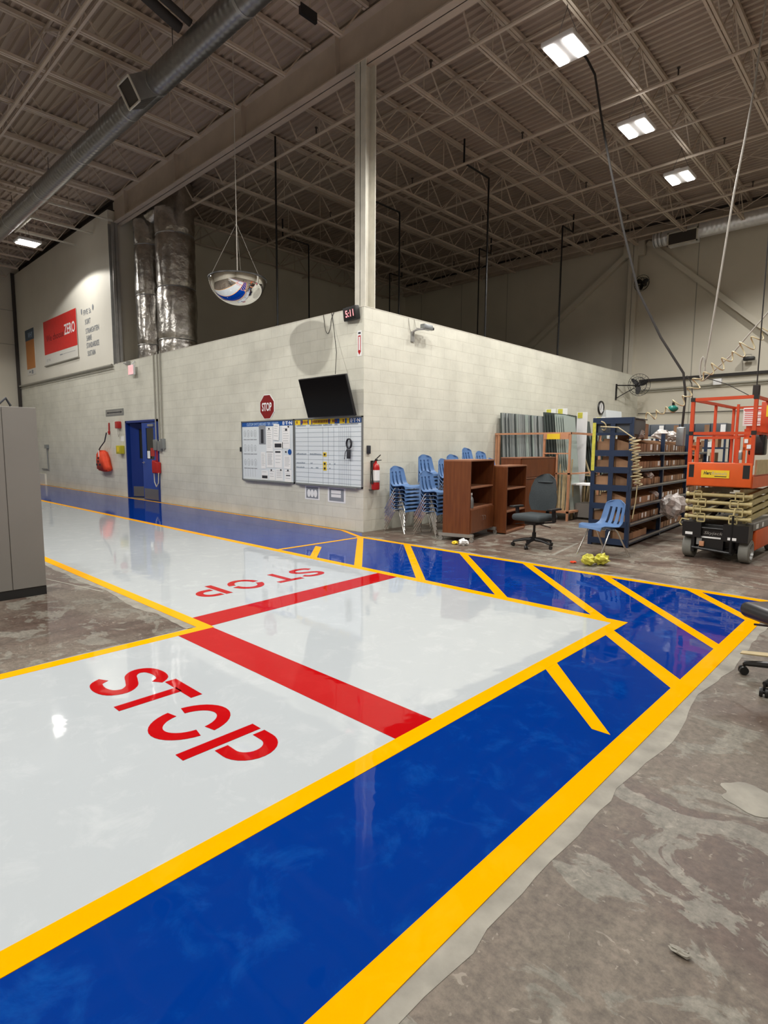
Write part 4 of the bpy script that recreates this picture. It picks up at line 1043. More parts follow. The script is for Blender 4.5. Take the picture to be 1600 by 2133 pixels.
m.tube([(3.42,1.62,1.80),(3.7,1.58,1.78),(3.93,1.60,1.62)], .009, 6)
m.tube([(4.0,1.62,.95),(3.98,1.64,.7),(3.94,1.66,.45)], .008, 6)
tag(m.build('air_hose', MT['coil']), 'long cream coiled air hose strung over the navy rack', 'hose')
t = thing('hose_reel', 'teal air tool hanging in the coiled hose', 'air tool', (4.12, 2.6, 2.09))
MB().sphere((0,0,0), .055, 16, 10, 1.35, .9).build('body', MT['teal'], t); MB().lathe([(.02,.03),(.02,.09),(.001,.09)], 10).build('fitting', MT['black'], t)
# ================================================================ moulded chairs
def shell_mesh(name):
    """one piece seat and back with three slots, facing +x"""
    prof = [(.225,.375),(.215,.398),(.17,.410),(.10,.402),(.02,.392),(-.06,.390),(-.115,.400),(-.150,.425),(-.172,.465),(-.186,.51),(-.197,.555),(-.208,.60),(-.219,.65),(-.230,.70),(-.236,.735),(-.238,.752)]
    wid = [.19,.205,.213,.215,.213,.208,.203,.198,.194,.190,.186,.182,.176,.166,.145,.10]
    nu = 21; bm = bmesh.new(); g = []
    for i, ((x, z), w_) in enumerate(zip(prof, wid)):
        row = []
        for j in range(nu):
            u = -1+2*j/(nu-1); yy = u*w_
            e = abs(u)**3
            if i < 6: dx, dz = 0, .018*e - (.03*e if i == 0 else 0)
            elif i < 9: dx, dz = .03*e, .02*e
            else: dx, dz = .040*e, 0
            if i >= 14: dz -= .02*u*u
            row.append(bm.verts.new((x+dx, yy, z+dz)))
        g.append(row)
    slots = {(i, j) for i in (7,8,9,10,11) for j in (4,5,9,10,14,15)}
    for i in range(len(prof)-1):
        for j in range(nu-1):
            if (i, j) in slots: continue
            bm.faces.new((g[i][j], g[i][j+1], g[i+1][j+1], g[i+1][j]))
    bmesh.ops.recalc_face_normals(bm, faces=bm.faces)
    fs = list(bm.faces)
    r = bmesh.ops.solidify(bm, geom=fs, thickness=.007)
    bmesh.ops.recalc_face_normals(bm, faces=bm.faces)
    me = bpy.data.meshes.new(name); bm.to_mesh(me); bm.free()
    me.polygons.foreach_set('use_smooth', [True]*len(me.polygons))
    try: me.set_sharp_from_angle(angle=math.radians(50))
    except Exception: pass
    me.materials.append(MT['blue_chair'])
    return me
def make_chair(label, loc, rz):
    t = thing('stacking_chair', label, 'chair', loc, rz)
    link(bpy.data.objects.new('seat_shell', shell_mesh('seat_shell')), t)
    for s in (-1, 1):
        MB().tube([(.0,s*.15,.375),(.05,s*.178,.374),(.075,s*.184,.350),(.235,s*.205,.0)], .0115, 8).build('leg', MT['chrome'], t)
        MB().tube([(-.0,s*.13,.375),(-.03,s*.175,.374),(-.055,s*.184,.350),(-.255,s*.215,.0)], .0115, 8).build('leg', MT['chrome'], t)
    MB().tube([(.10,-.15,.375),(.10,.15,.375)], .010, 6).tube([(-.04,-.15,.375),(-.04,.15,.375)], .010, 6).tube([(.10,0,.375),(-.04,0,.375)], .010, 6).build('under_frame', MT['chrome'], t)
    return t
ch0 = make_chair('blue plastic chair standing alone on the concrete by the navy rack', (3.86, .82, 0), math.radians(246))
ch0.scale = (1.06, 1.06, 1.03)
st0 = make_chair('lowest chair', (.42, .58, 0), math.radians(-4))
stacks = [('in the stack nearest the wall corner', .42, .58, 7, -4, 0), ('in the front stack against the tall wheeled cabinet', 1.03, .66, 6, -2, 0),
          ('in the tall stack behind the corner stack', .44, 1.32, 10, -8, 0), ('in the stack squeezed left of the wheeled cabinet', .84, 1.40, 9, 4, 1),
          ('in the stack leftmost behind the wheeled cabinet', .45, 2.16, 10, -5, 1), ('in the tallest stack behind the wheeled cabinet', .45, 2.66, 12, 3, 1),
          ('in the stack rightmost behind the wheeled cabinet', .45, 3.14, 11, -3, 1), ('in the stack behind the low bookcase', 0.90, 2.90, 9, 12, 1)]
first = True
for nm, x, y, n, rz, hid in stacks:
    for k in range(n):
        a = math.radians(rz + rnd.uniform(-1.2,1.2)); dz = .066
        px, py = x+.012*k*math.cos(a)*0, y
        if k == n-1: lab = 'top blue plastic chair ' + nm
        elif k == 0: lab = 'lowest blue plastic chair ' + nm
        else: lab = 'blue plastic chair, ' + ORD[n-1-k] + ' from the top ' + nm
        grp = 'blue chairs ' + nm
        if first:
            st0['label'] = lab; st0['group'] = grp; st0.rotation_euler = (0,0,a); st0.location = (px,py,0); first = False
        else: dup(st0, (px, py, k*dz), a, lab, grp)
# ================================================================ wheeled cabinet
def case(t, w_, d_, h_, shelves, th=.022, z0=0, back=True, edge='cherry_edge', inner='cherry_in'):
    """open fronted case: front faces +x local, width along y"""
    MB().box(-d_, 0, 0, th, z0, z0+h_).build('side_panel', MT['cherry'], t)
    MB().box(-d_, 0, w_-th, w_, z0, z0+h_).build('side_panel', MT['cherry'], t)
    MB().box(-d_, .004, 0, w_, z0+h_, z0+h_+th).build('top_panel', MT[edge], t)
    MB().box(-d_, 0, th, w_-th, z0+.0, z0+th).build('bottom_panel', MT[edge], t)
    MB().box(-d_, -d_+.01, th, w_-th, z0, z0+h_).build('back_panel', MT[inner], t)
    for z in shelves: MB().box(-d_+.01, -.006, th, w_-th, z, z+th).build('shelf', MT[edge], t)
t = thing('storage_cabinet', 'tall reddish wood cabinet on a grey wheeled frame with two open shelves', 'cabinet', (1.90, .46, 0), math.radians(13))
case(t, 1.06, .46, 1.14, [.50, .83], z0=.12)
for s in (0, 1):
    d_ = MB().box(.0,.018,.022+s*.508,.022+s*.508+.505,.145,.50).build('door', MT['cherry'], t)
    MB().tube([(.02,.022+.455+s*.10,.31),(.045,.022+.455+s*.10,.31),(.045,.022+.455+s*.10,.37),(.02,.022+.455+s*.10,.37)], .006, 6).build('handle', MT['chrome'], d_)
m = MB().box(-.52,.06,-.03,.03,.07,.12).box(-.52,.06,1.03,1.09,.07,.12).box(-.48,-.42,0,1.06,.07,.12)
m.build('trolley_frame', MT['galv'], t)
for (a, b_) in ((.04,-.01),(-.48,-.01),(.04,1.07),(-.48,1.07)):
    w_ = MB().lathe([(.001,-.012),(.034,-.012),(.034,.012),(.001,.012)], 16, (0,0,0), Matrix.Translation((a,b_,.034)) @ RX).box(a-.02,a+.02,b_-.02,b_+.02,.05,.08).build('caster', MT['galv'], t)
t = thing('spray_bottle', 'clear bottle standing on the shelf of the wheeled cabinet', 'bottle', (1.835, .58, .524))
MB().lathe([(.001,0),(.038,0),(.04,.02),(.04,.12),(.03,.16),(.014,.19),(.014,.21),(.001,.21)], 16).build('bottle_body', MT['alu'], t)
MB().lathe([(.018,.205),(.018,.24),(.001,.24)], 12).build('cap', MT['white_print'], t)
# low bookcase
t = thing('bookcase', 'lower reddish wood bookcase with two shelves behind the wheeled cabinet', 'bookcase', (1.87, 1.58, 0), math.radians(10))
case(t, .95, .34, 1.13, [.37, .76], z0=.02)
MB().box(-.02,0,.02,.93,0,.02).build('plinth', MT['cherry'], t)
# rear cabinet
t = thing('storage_cabinet', 'reddish wood credenza behind the office chair, closed upper front', 'cabinet', (1.56, 2.56, 0), math.radians(3))
MB().box(-.42,-.01,0,1.58,.0,1.28).build('carcass', MT['cherry'], t)
MB().box(-.42,.01,-.01,1.59,1.28,1.30).build('top_panel', MT['cherry_edge'], t)
MB().box(-.01,.008,0.02,1.56,.93,1.27).build('upper_front', MT['cherry'], t)
MB().box(-.01,.014,.0,1.58,.90,.915).build('edge_strip', MT['cherry_edge'], t)
MB().box(-.01,.008,.02,1.56,.06,.89).build('lower_front', MT['cherry'], t)
# ================================================================ office chairs
def office_chair(label, loc, rz, scale=1.0, arms=True, fab='fabric'):
    t = thing('office_chair', label, 'office chair', loc, rz); t.scale = (scale,)*3
    m = MB().bevbox(-.24,.25,-.25,.25,.40,.50,.045)
    me_o = m.build('seat', MT[fab], t)
    # back, shaped outline, curved
    bm = bmesh.new(); rows = []
    nb = 16
    for i in range(nb+1):
        v = i/nb; z = .53+.56*v
        hw = .17+.075*math.sin(PI*min(1,v*1.15+.12)) if v < .62 else .245-.02-(v-.62)*.18
        if v > .85: hw -= (v-.85)**2*3.2
        row = []
        for j in range(13):
            u = -1+j/6; x = -.24-.06*v-.05*math.sin(PI*v)*-.6 + .05*u*u
            row.append((x, u*hw, z-.02*u*u*v))
        rows.append(row)
    m = MB(); vs = []; n1 = 13
    for row in rows:
        for p in row: vs.append(p)
    off = len(vs)
    for i, row in enumerate(rows):
        for j, p in enumerate(row):
            th = .07*(1-abs(j/6-1)**4)*(1-abs(i/nb*2-1)**6)+.012; vs.append((p[0]-th, p[1], p[2]))
    fs = []
    for i in range(nb):
        for j in range(12):
            a = i*n1+j; fs.append((a, a+1, a+n1+1, a+n1)); fs.append((off+a, off+a+n1, off+a+n1+1, off+a+1))
    for i in range(nb):
        for j in (0, 12):
            a = i*n1+j; fs.append((a, a+n1, off+a+n1, off+a))
    for j in range(12):
        fs.append((j, off+j, off+j+1, j+1)); a = nb*n1+j; fs.append((a, a+1, off+a+1, off+a))
    m.add(vs, fs, True); bk = m.build('backrest', MT[fab], t)
    MB().bevbox(-.315,-.235,-.13,.13,.955,.975,.008).build('seam_fold', MT[fab], bk)
    MB().bar((-.08,0,.38),(-.33,0,.44),.06,.02).bar((-.33,0,.43),(-.34,0,.70),.05,.02).build('back_bracket', MT['black'], t)
    for s in ((-1, 1) if arms else ()):
        a = MB().bevbox(-.13,.13,s*.33-.045,s*.33+.045,.575,.605,.012).build('armrest', MT['black'], t)
        MB().bar((0,s*.32,.58),(-.02,s*.32,.40),.05,.03).bar((-.02,s*.32,.40),(0,s*.12,.37),.05,.02).build('arm_post', MT['black'], a)
    MB().bevbox(-.12,.12,-.10,.10,.34,.40,.015).bar((.05,-.10,.36),(.10,-.27,.33),.012).bar((.05,.10,.36),(.0,.28,.32),.012).build('mechanism', MT['black'], t)
    MB().lathe([(.03,.10),(.03,.22),(.018,.22),(.018,.35)], 14).build('gas_lift', MT['black_m'], t)
    for k in range(5):
        a = 2*PI*k/5+.25; d = Vector((math.cos(a), math.sin(a), 0))
        l = MB().tube([d*.03+Vector((0,0,.115)), d*.14+Vector((0,0,.11)), d*.30+Vector((0,0,.075))], .024, 8, rf=lambda q: .030-.012*q).build('base_leg', MT['black'], t)
        pos = d*.305+Vector((0,0,.028)); mt_ = Matrix.Translation(pos) @ Matrix.Rotation(a+.6, 4, 'Z') @ RX
        MB().lathe([(.001,-.024),(.026,-.024),(.028,-.018),(.028,-.006),(.012,-.004),(.012,.004),(.028,.006),(.028,.018),(.026,.024),(.001,.024)], 16, (0,0,0), mt_).tube([pos+Vector((0,0,.01)), pos+Vector((0,0,.05))], .008, 6).build('caster', MT['black'], l)
    return t
office_chair('charcoal fabric office chair with armrests on the bare concrete', (2.83, .80, 0), math.radians(264), 1.0)
# chair cut by the right frame edge
t = office_chair('black office chair cut off by the right frame edge', (6.56, -2.70, 0), math.radians(230), 1.0, False, 'black')
# ================================================================ litter
def crumple(name, label, loc, r, m, cat, seed, sz=.7, n=14):
    mb = MB(); vs = []; fs = []; k = 9
    for i in range(k+1):
        for j in range(n):
            a = PI*i/k; b_ = 2*PI*j/n; d = Vector((math.sin(a)*math.cos(b_), math.sin(a)*math.sin(b_), math.cos(a)))
            rr = r*(1+.55*noise.noise(d*2.3+Vector((seed,seed*2,0))))
            p = d*rr; vs.append((p.x, p.y, p.z*sz))
    for i in range(k):
        for j in range(n): fs.append((i*n+j, (i+1)*n+j, (i+1)*n+(j+1)%n, i*n+(j+1)%n))
    mb.add(vs, fs, False); zmin = min(v[2] for v in vs)
    o = mb.build(name, MT[m]); o.location = (loc[0], loc[1], loc[2]-zmin)
    return tag(o, label, cat)
crumple('tape_ball', 'smaller left crumpled ball of yellow caution tape in front of the lone blue chair', (4.02,.03,0), .085, 'tape', 'tape ball', 2, .8)
crumple('tape_ball', 'bigger right crumpled ball of yellow caution tape in front of the lone blue chair', (4.11,.20,0), .090, 'tape', 'tape ball', 6, .75)
crumple('litter_scrap', 'white crumpled plastic beside the cabinet wheel on the floor', (2.02,.14,0), .07, 'paper', 'litter', 3, .6)
crumple('litter_scrap', 'orange scrap lying next to the white crumpled plastic', (1.86,.14,0), .05, 'sign_yellow', 'litter', 4, .5)
crumple('litter_scrap', 'small green and orange scrap on concrete left of the tape balls', (3.80,.06,0), .04, 'orange_vest', 'litter', 9, .3)
crumple('litter_scrap', 'pale dry leaf like scrap on the brown concrete, lower right', (6.62,-5.22,0), .022, 'feather', 'litter', 12, .35).scale = (1.3, .55, 1)
crumple('plastic_bag', 'clear plastic bag bulging from the navy rack beside the lift', (4.05,3.1,.32), .19, 'poly', 'plastic bag', 5, .95, 18)
tag(MB().bar((4.02,3.3,.40),(4.16,3.12,.40),.05,.02).build('bag_tie', MT['poly']), 'twisted end of the clear bag caught on the rack shelf', 'bag tie')
tag(MB().prism([(6.24,-2.70),(6.50,-2.60),(6.62,-2.52),(6.50,-2.50),(6.24,-2.64)], .142, .150).build('wood_offcut', MT['timber']), 'thin brown wood offcut resting on the chair base at the right edge', 'offcut')
# ================================================================ grey cabinet on the left
t = thing('steel_cabinet', 'tall grey steel cabinet with black base at the left frame edge', 'cabinet', (.78, -5.17, 0))
MB().bevbox(-.55,0,-1.9,0,.085,1.82,.004).build('carcass', MT['cab_grey'], t)
for a, b_ in ((-.284,-.003),(-.85,-.292),(-1.41,-.857),(-1.898,-1.417)):
    MB().box(0,.008,a,b_,.09,1.815).build('door', MT['cab_grey'], t)
MB().box(-.54,.004,-1.9,-.001,0,.085).build('plinth', MT['black'], t)
tag(MB().tube([(.70,-5.62,1.83),(.72,-5.52,1.90),(.73,-5.45,1.85),(.72,-5.40,1.90),(.71,-5.36,1.83)], .012, 6).bevbox(.60,.72,-5.64,-5.50,1.82,1.90,.01).build('strap_bundle', MT['ink']), 'dark blue strap bundle lying on top of the grey cabinet', 'strap')
# ================================================================ panel rack against the short block wall
t = thing('panel_rack', 'peach steel rack holding grey sheet panels against the block wall', 'rack', (0, 0, 0))
m = MB()
for (x, y) in ((.04,4.10),(.13,4.06),(1.22,4.06),(1.78,4.06),(.04,5.5),(1.22,5.5),(1.78,5.5)):
    MB().box(x-.02,x+.02,y-.02,y+.02,0,1.80).build('upright', MT['peach'], t)
m.box(.04,1.80,4.03,4.06,1.76,1.80).box(.04,1.80,5.48,5.52,1.76,1.80).box(.04,1.80,4.04,4.07,.95,.98).box(.04,1.80,4.04,5.52,.16,.20)
m.box(1.76,1.80,4.06,5.5,1.76,1.80).box(1.76,1.80,4.06,5.5,.95,.98).box(1.22,1.76,4.03,4.06,1.36,1.385).box(1.22,1.76,4.02,4.06,1.66,1.76).box(1.5,1.53,4.04,4.07,.2,1.36)
m.build('rail', MT['peach'], t)
tag(MB().box(1.30,1.58,4.005,4.018,1.66,1.77).build('rack_sign', MT['sign_yellow']), 'yellow label with dark print on the peach rack rail', 'label')
def panel(x, y, th, h, ln, m_, lean, label, grp, name='sheet_panel', z=.2):
    mb = MB(); a = x; tp = x-lean
    mb.add([(a,0,z),(a+th,0,z),(tp+th,0,z+h),(tp,0,z+h),(a,ln,z),(a+th,ln,z),(tp+th,ln,z+h),(tp,ln,z+h)], [(0,1,2,3),(7,6,5,4),(0,4,5,1),(1,5,6,2),(2,6,7,3),(3,7,4,0)])
    o = mb.build(name, MT[m_]); o.location = (0, y, 0); return tag(o, label, 'panel', grp)
x = .20; k = 0; cnt = {True: 0, False: 0}
while x < 1.19:
    dark = k in (0, 3, 5, 9, 21, 25); cnt[dark] += 1
    th = .045 if dark else rnd.choice((.022,.03,.036))
    panel(x, 4.12+rnd.uniform(0,.03) + (.05 if dark else 0), th, 2.05-.004*k, 1.3, 'panel_b' if dark else ('panel_a' if rnd.random() < .8 else 'panel_c'), .13+.02*(x), ORD[cnt[dark]-1] + (' dark' if dark else ' light') + ' grey sheet panel from the left in the peach rack left bay', ('dark' if dark else 'light')+' panels in the left bay of the peach rack')
    x += th+.006; k += 1
x = 1.26; k = 0; cnt = {True: 0, False: 0}
while x < 1.72:
    dark = k < 4; cnt[dark] += 1
    th = .04 if dark else .024
    panel(x+.02, 4.25 + .01*k, th, 2.03-.012*k, 1.2 if dark else .5, 'panel_b' if dark else 'panel_c', .22, ORD[cnt[dark]-1] + (' dark charcoal' if dark else ' greenish grey') + ' sheet panel from the left in the peach rack right bay', ('dark' if dark else 'greenish')+' panels in the right bay of the peach rack')
    x += th+.02; k += 1
def LAST(): return [o for o in COL.objects][-1]
# cream rack behind with more panels and timber strips
t = thing('timber_rack', 'cream steel rack of upright strips between the peach rack and navy rack', 'rack', (0, 0, 0))
for (x, y) in ((1.16,5.62),(1.38,5.62),(2.05,5.62),(1.16,7.0),(2.05,7.0)):
    MB().box(x-.02,x+.02,y-.02,y+.02,0,1.80).build('upright', MT['timber'], t)
m = MB()
for z in (1.77,.86,.15): m.box(1.16,2.05,5.60,5.63,z,z+.035).box(1.16,2.05,6.98,7.01,z,z+.035)
m.box(1.16,1.2,5.6,7,1.77,1.8).box(2.02,2.06,5.6,7,1.77,1.8).box(1.16,2.06,5.6,7,.12,.15).bar((1.2,5.6,1.75),(1.55,5.6,.9),.03).bar((1.72,5.6,1.75),(2.0,5.6,.9),.03)
m.build('rail', MT['timber'], t)
x = 1.24; k = 0
while x < 1.98:
    dk_ = k % 3 != 2
    panel(x, 5.70+.02*(k%3), .035, (2.06 if x < 1.6 else 1.62)-.02*k*(x<1.6), .35, 'panel_b' if dk_ else 'panel_c', .34 if x < 1.6 else .28, ORD[k] + ' slanted sheet panel from the left leaning in the cream rack', 'panels leaning in the cream rack', z=.155)
    x += .058; k += 1
panel(1.50, 6.9, .02, 2.25, .9, 'white_board', .2, 'tall white sheet behind the cream rack', None, z=.155)
for i in range(17):
    x = 1.28+.028*i*1.05 + rnd.uniform(-.008,.008); h = rnd.uniform(.75,1.12)
    o = MB().bar((0,0,0),(rnd.uniform(-.05,.05),rnd.uniform(.01,.06),h),rnd.choice((.016,.022,.03)),.02).build('timber_strip', MT['timber']); o.location = (x, 4.13+.02*(i%3), .20)
    tag(o, ORD[i] + ' pale upright strip from the left in the peach rack lower right bay', 'strip', 'strips in the peach rack')
for i in range(20):
    x = 1.26+.038*i + rnd.uniform(-.008,.008); h = rnd.uniform(.5,.68)
    o = MB().bar((0,0,0),(rnd.uniform(-.03,.03),rnd.uniform(.0,.04),h),rnd.choice((.016,.022,.03)),.02).build('timber_strip', MT['timber']); o.location = (x, 5.645, .155)
    tag(o, ORD[i] + ' pale short strip from the left in the cream rack bottom', 'strip', 'strips in the cream rack')
for (x, y, z, s) in ((.72,5.2,2.33,'first from the left'),(1.0,5.2,2.33,'second from the left'),(1.42,5.3,2.24,'third from the left'),(1.22,6.75,2.20,'by the white sheet')):
    tag(MB().box(x-.10,x+.14,y,y+.01,z-2.0,z+.03).build('label_sheet', MT['paper']), 'tall white sheet topped with yellow tape behind the grey panels, ' + s, 'sheet')
    MB().box(x-.08,x+.03,y-.006,y,z-.10,z+.02).build('tape_mark', MT['tape'], LAST())
t = thing('work_table', 'small white topped table beside the navy rack', 'table', (2.02, 4.75, 0))
MB().box(-.38,.38,-.3,.3,.72,.75).build('table_top', MT['white_print'], t)
for a in (-.35,.35):
    for b_ in (-.27,.27): MB().box(a-.02,a+.02,b_-.02,b_+.02,0,.72).build('leg', MT['timber'], t)
MB().box(-.30,.30,-.22,.25,.05,.34).build('lower_tray', MT['cab_grey'], t)

# ================================================================ navy bin rack
RK = math.radians(3.6); RO = Vector((3.58, 1.70, 0))
t = thing('bin_rack', 'tall navy steel rack with five shelves of cardboard bins', 'rack', RO, RK)
BAY = 1.72; NB = 3; W2 = .27; TOP = 1.93
lv = [.09, .36, .62, .90, 1.17, 1.42]
for k in range(NB+1):
    for s in (-1, 1):
        MB().box(s*W2-.03, s*W2+.03, k*BAY-.025, k*BAY+.025, 0, TOP if k < 1 else TOP-.2).build('upright', MT['navy'], t)
m = MB()
for z in lv + [TOP-.03]: m.box(-W2, W2, -.03, -.005, z-.06, z+.03)
m.box(-.035,.035,-.028,-.004,.03,TOP)
m.box(-W2, W2, -.03, .0, TOP-.26, TOP-.22)
m.build('end_frame', MT['navy'], t)
for z in lv:
    sh = MB().box(-W2-.01, W2+.01, 0, NB*BAY, z-.02, z).box(W2-.0, W2+.035, 0, NB*BAY, z-.045, z-.02).build('shelf', MT['navy'], t)
    MB().box(W2+.012, W2+.037, .03, NB*BAY, z-.018, z+.004).build('label_strip', MT['galv'], sh)
MB().box(-W2, W2, 0, .75, TOP-.015, TOP).box(-W2+.02, W2-.02, .02, .72, TOP-.24, TOP-.02).build('top_tray', MT['bin_grey'], t)
m = MB()
for k in range(NB): m.bar((-W2,k*BAY,.2),(-W2,(k+1)*BAY,1.3),.03,.01)
m.build('rear_brace', MT['navy'], t)
tag(MB().box(-.025,.025,-.005,.005,0,.72).build('height_label', MT['tape'], None, (3.31, 1.655, 1.14), (0,0,RK)), 'tall yellow label strip on the near navy rack post', 'label')
def rack_pt(a, b_, z):
    c_, s_ = math.cos(RK), math.sin(RK); return Vector((RO.x + a*c_-b_*s_, RO.y + a*s_+b_*c_, z))
def bin_proto(w_, d_, h_, hb):
    """open cardboard bin, opening towards +x, tall back"""
    m = MB(); th = .006
    m.box(0,d_,-w_/2,w_/2,0,th); m.box(d_-th,d_,-w_/2,w_/2,0,h_)
    m.box(0,th,-w_/2,w_/2,0,hb)
    for s in (-1, 1):
        y0 = s*w_/2; y1 = y0 - s*th
        m.add([(0,y0,0),(d_,y0,0),(d_,y0,h_),(d_*.45,y0,hb),(0,y0,hb),(0,y1,0),(d_,y1,0),(d_,y1,h_),(d_*.45,y1,hb),(0,y1,hb)],
              [(0,1,2,3,4),(9,8,7,6,5),(1,6,7,2),(2,7,8,3),(3,8,9,4),(0,4,9,5)])
    return m
protos = {}
def put_bin(key, args, loc, label, grp, tagged=False):
    if key not in protos:
        protos[key] = bin_proto(*args).mesh('cardboard_bin'); protos[key].materials.append(MT['card'])
    o = bpy.data.objects.new('cardboard_bin', protos[key]); link(o); o.location = loc; o.rotation_euler = (0,0,RK+rnd.uniform(-.04,.04))
    tag(o, label, 'box', grp)
    if tagged:
        MB().box(args[1], args[1]+.002, -args[0]*.28, args[0]*.28, args[2]*.25, args[2]*.95).build('bin_label', MT['paper'], o)
    return o
lvn = ['bottom', 'second', 'third', 'fourth', 'fifth', 'top']
for li, z in enumerate(lv):
    y = .06; nb_ = 0
    while y < NB*BAY-.3:
        w_ = rnd.choice((.12,.15,.15,.18)); 
        if li == 0: w_ = rnd.choice((.18,.30))
        near = y < 2.6
        if li == 0 and 1.0 < y < 1.7: y += w_; continue
        if li == 5: args = (w_,.40,.13,.20); key = ('t', w_)
        else: args = (w_,.42,.105,.185); key = ('n', w_)
        if not any(abs((y % BAY)-q) < .03 for q in ()):
            put_bin(key, args, rack_pt(-.16, y+w_/2, z+.001), 'open cardboard bin, %s from the near end on the %s shelf of the navy rack' % (ORD[nb_], lvn[li]), 'bins on the %s rack shelf' % lvn[li], rnd.random() < .22)
        y += w_+.012; nb_ += 1
# end-on boxes seen through the end frame
for li, z in enumerate(lv):
    for s, w_ in ((-1,.17),(1,.0)):
        if s < 0:
            o = MB().box(-.0,.20,-.16,.16,0,.13+.03*(li%2)).build('cardboard_box', MT['card'], None, rack_pt(-.25,.20,z+.001), (0,0,RK))
            tag(o, 'closed cardboard box behind the %s bar of the rack end frame' % lvn[li], 'box')
o = MB().box(-.2,.2,-.17,.17,0,.24).build('cardboard_box', MT['card'], None, rack_pt(0,.95,lv[5]+.21), (0,0,RK+.1))
tag(o, 'large cardboard box on top of the bins at the near rack end', 'box')
for (a, b_, z, r_, s) in ((.18,.55,1.64,.10,'nearest on the top shelf'),(.12,2.2,1.63,.13,'middle of the top shelf'),(.15,2.7,1.63,.12,'far on the top shelf'),(.22,1.5,.66,.08,'on the third shelf'),(.22,1.1,1.0,.08,'on the fourth shelf')):
    p_ = rack_pt(a, b_, z-.02); crumple('plastic_bag', 'crumpled clear plastic bag in the bins, ' + s, p_, r_, 'poly', 'plastic bag', b_*7, .7)
# second rack standing across the far end, grey bins on its top
t = thing('bin_rack', 'second rack crossways behind the navy rack, dark grey bins along its top', 'rack', (1.75, 7.6, 0))
for x in (.02, .98, 1.96):
    for y in (.02, .48): MB().box(x-.02,x+.02,y-.02,y+.02,0,1.80).build('upright', MT['navy'], t)
for z in (.15,.48,.80,1.20,1.52,1.81): MB().box(0,1.98,0,.5,z-.02,z).box(0,1.98,-.02,0,z-.035,z+.005).build('shelf', MT['navy'], t)
for k in range(6):
    q = thing('storage_bin', ORD[k] + ' dark grey plastic bin from the left on top of the second rack', 'bin', (1.78+.325*k, 7.62, 1.811), 0, 'grey bins on the second rack')
    MB().bevbox(0,.315,0,.44,0,.25,.012).build('bin_body', MT['bin_grey'], q)
    if k % 3 != 0: MB().box(.20,.30,-.003,0,.03,.22).build('bin_label', MT['paper' if k % 2 else 'card'], q)
for li, z in enumerate((.48,.80,1.20,1.52)):
    x = 1.80; k = 0
    while x < 3.55:
        w_ = rnd.choice((.10,.14,.18))
        o = MB().box(0,w_,0,.3,0,rnd.uniform(.12,.22)).build('cardboard_box', MT['card' if rnd.random() < .45 else 'paper'], None, (x,7.62,z+.001))
        lv2 = ('lower','middle','upper','highest')[li]
        tag(o, '%s small carton from the left on the %s level of the second rack' % (ORD[k], lv2), 'box', 'cartons on the %s level of the second rack' % lv2); x += w_+.02+rnd.uniform(0,.05); k += 1

# ================================================================ scissor lift
LX, LY = 5.06, 1.52
t = thing('scissor_lift', 'orange platform scissor lift with black base and grey wheels', 'scissor lift', (LX, LY, 0), math.radians(-1.5))
# chassis
c = MB()
c.bevbox(-.34,.34,.12,1.80,.16,.48,.02)
c.box(-.39,-.16,-.03,.20,.30,.50).box(.10,.39,-.03,.20,.28,.50)
c.box(-.16,.10,.02,.2,.14,.44).box(-.28,-.24,.0,.10,.10,.42).box(.18,.22,-.01,.10,.10,.50)
c.tube([(-.26,-.02,.16),(.20,-.02,.13)], .018, 8).tube([(-.26,-.0,.43),(.20,-.0,.43)], .014, 8).tube([(.20,-.03,.12),(.205,-.02,.62)], .014, 8)
c.bevbox(-.24,.24,.18,1.7,.10,.18,.02)
ch = c.build('chassis', MT['black_m'], t)
text_fit('Skyjack', -.14, .08, .335, .385, 'xz', .015, MT['galv'], ch, name='lettering', shear=.02)
MB().box(-.16,.07,.012,.019,.295,.315).box(-.35,-.26,-.034,-.030,.33,.365).box(.16,.26,-.034,-.030,.30,.335).build('pale_label', MT['paper'], ch)
MB().box(-.215,-.15,-.0,.019,.20,.29).build('motor_cover', MT['alu'], ch)
MB().bevbox(-.18,-.12,-.01,.02,.18,.25,.008).build('orange_hose', MT['peach'], ch)
for (a, b_) in ((-.335,.16),(.335,.16),(-.335,1.58),(.335,1.58)):
    s = 1 if a > 0 else -1
    mt_ = Matrix.Translation((a,b_,.155)) @ Matrix.Rotation(PI/2*s, 4, 'Y')
    w_ = MB().lathe([(.09,-.06),(.145,-.06),(.155,-.05),(.155,.05),(.145,.06),(.11,.062),(.10,.03),(.03,.03),(.001,.035)], 36, (0,0,0), mt_).build('wheel', MT['rubber'], t)
    MB().lathe([(.112,.056),(.106,.064),(.098,.036)], 36, (0,0,0), mt_).lathe([(.03,.03),(.03,.055),(.001,.055)], 16, (0,0,0), mt_).build('rim', MT['galv'], w_)
MB().bevbox(.345,.395,.34,1.36,.14,.42,.02).build('side_cover', MT['orange'], t)
MB().bevbox(-.395,-.345,.34,1.36,.14,.42,.02).build('side_cover', MT['orange'], t)
MB().bevbox(.30,.40,.18,1.82,.42,.52,.01).build('side_skirt', MT['cab_grey'], t)
MB().box(.40,.402,.30,.42,.44,.50).box(.40,.402,.62,.70,.44,.50).build('side_label', MT['paper'], t)
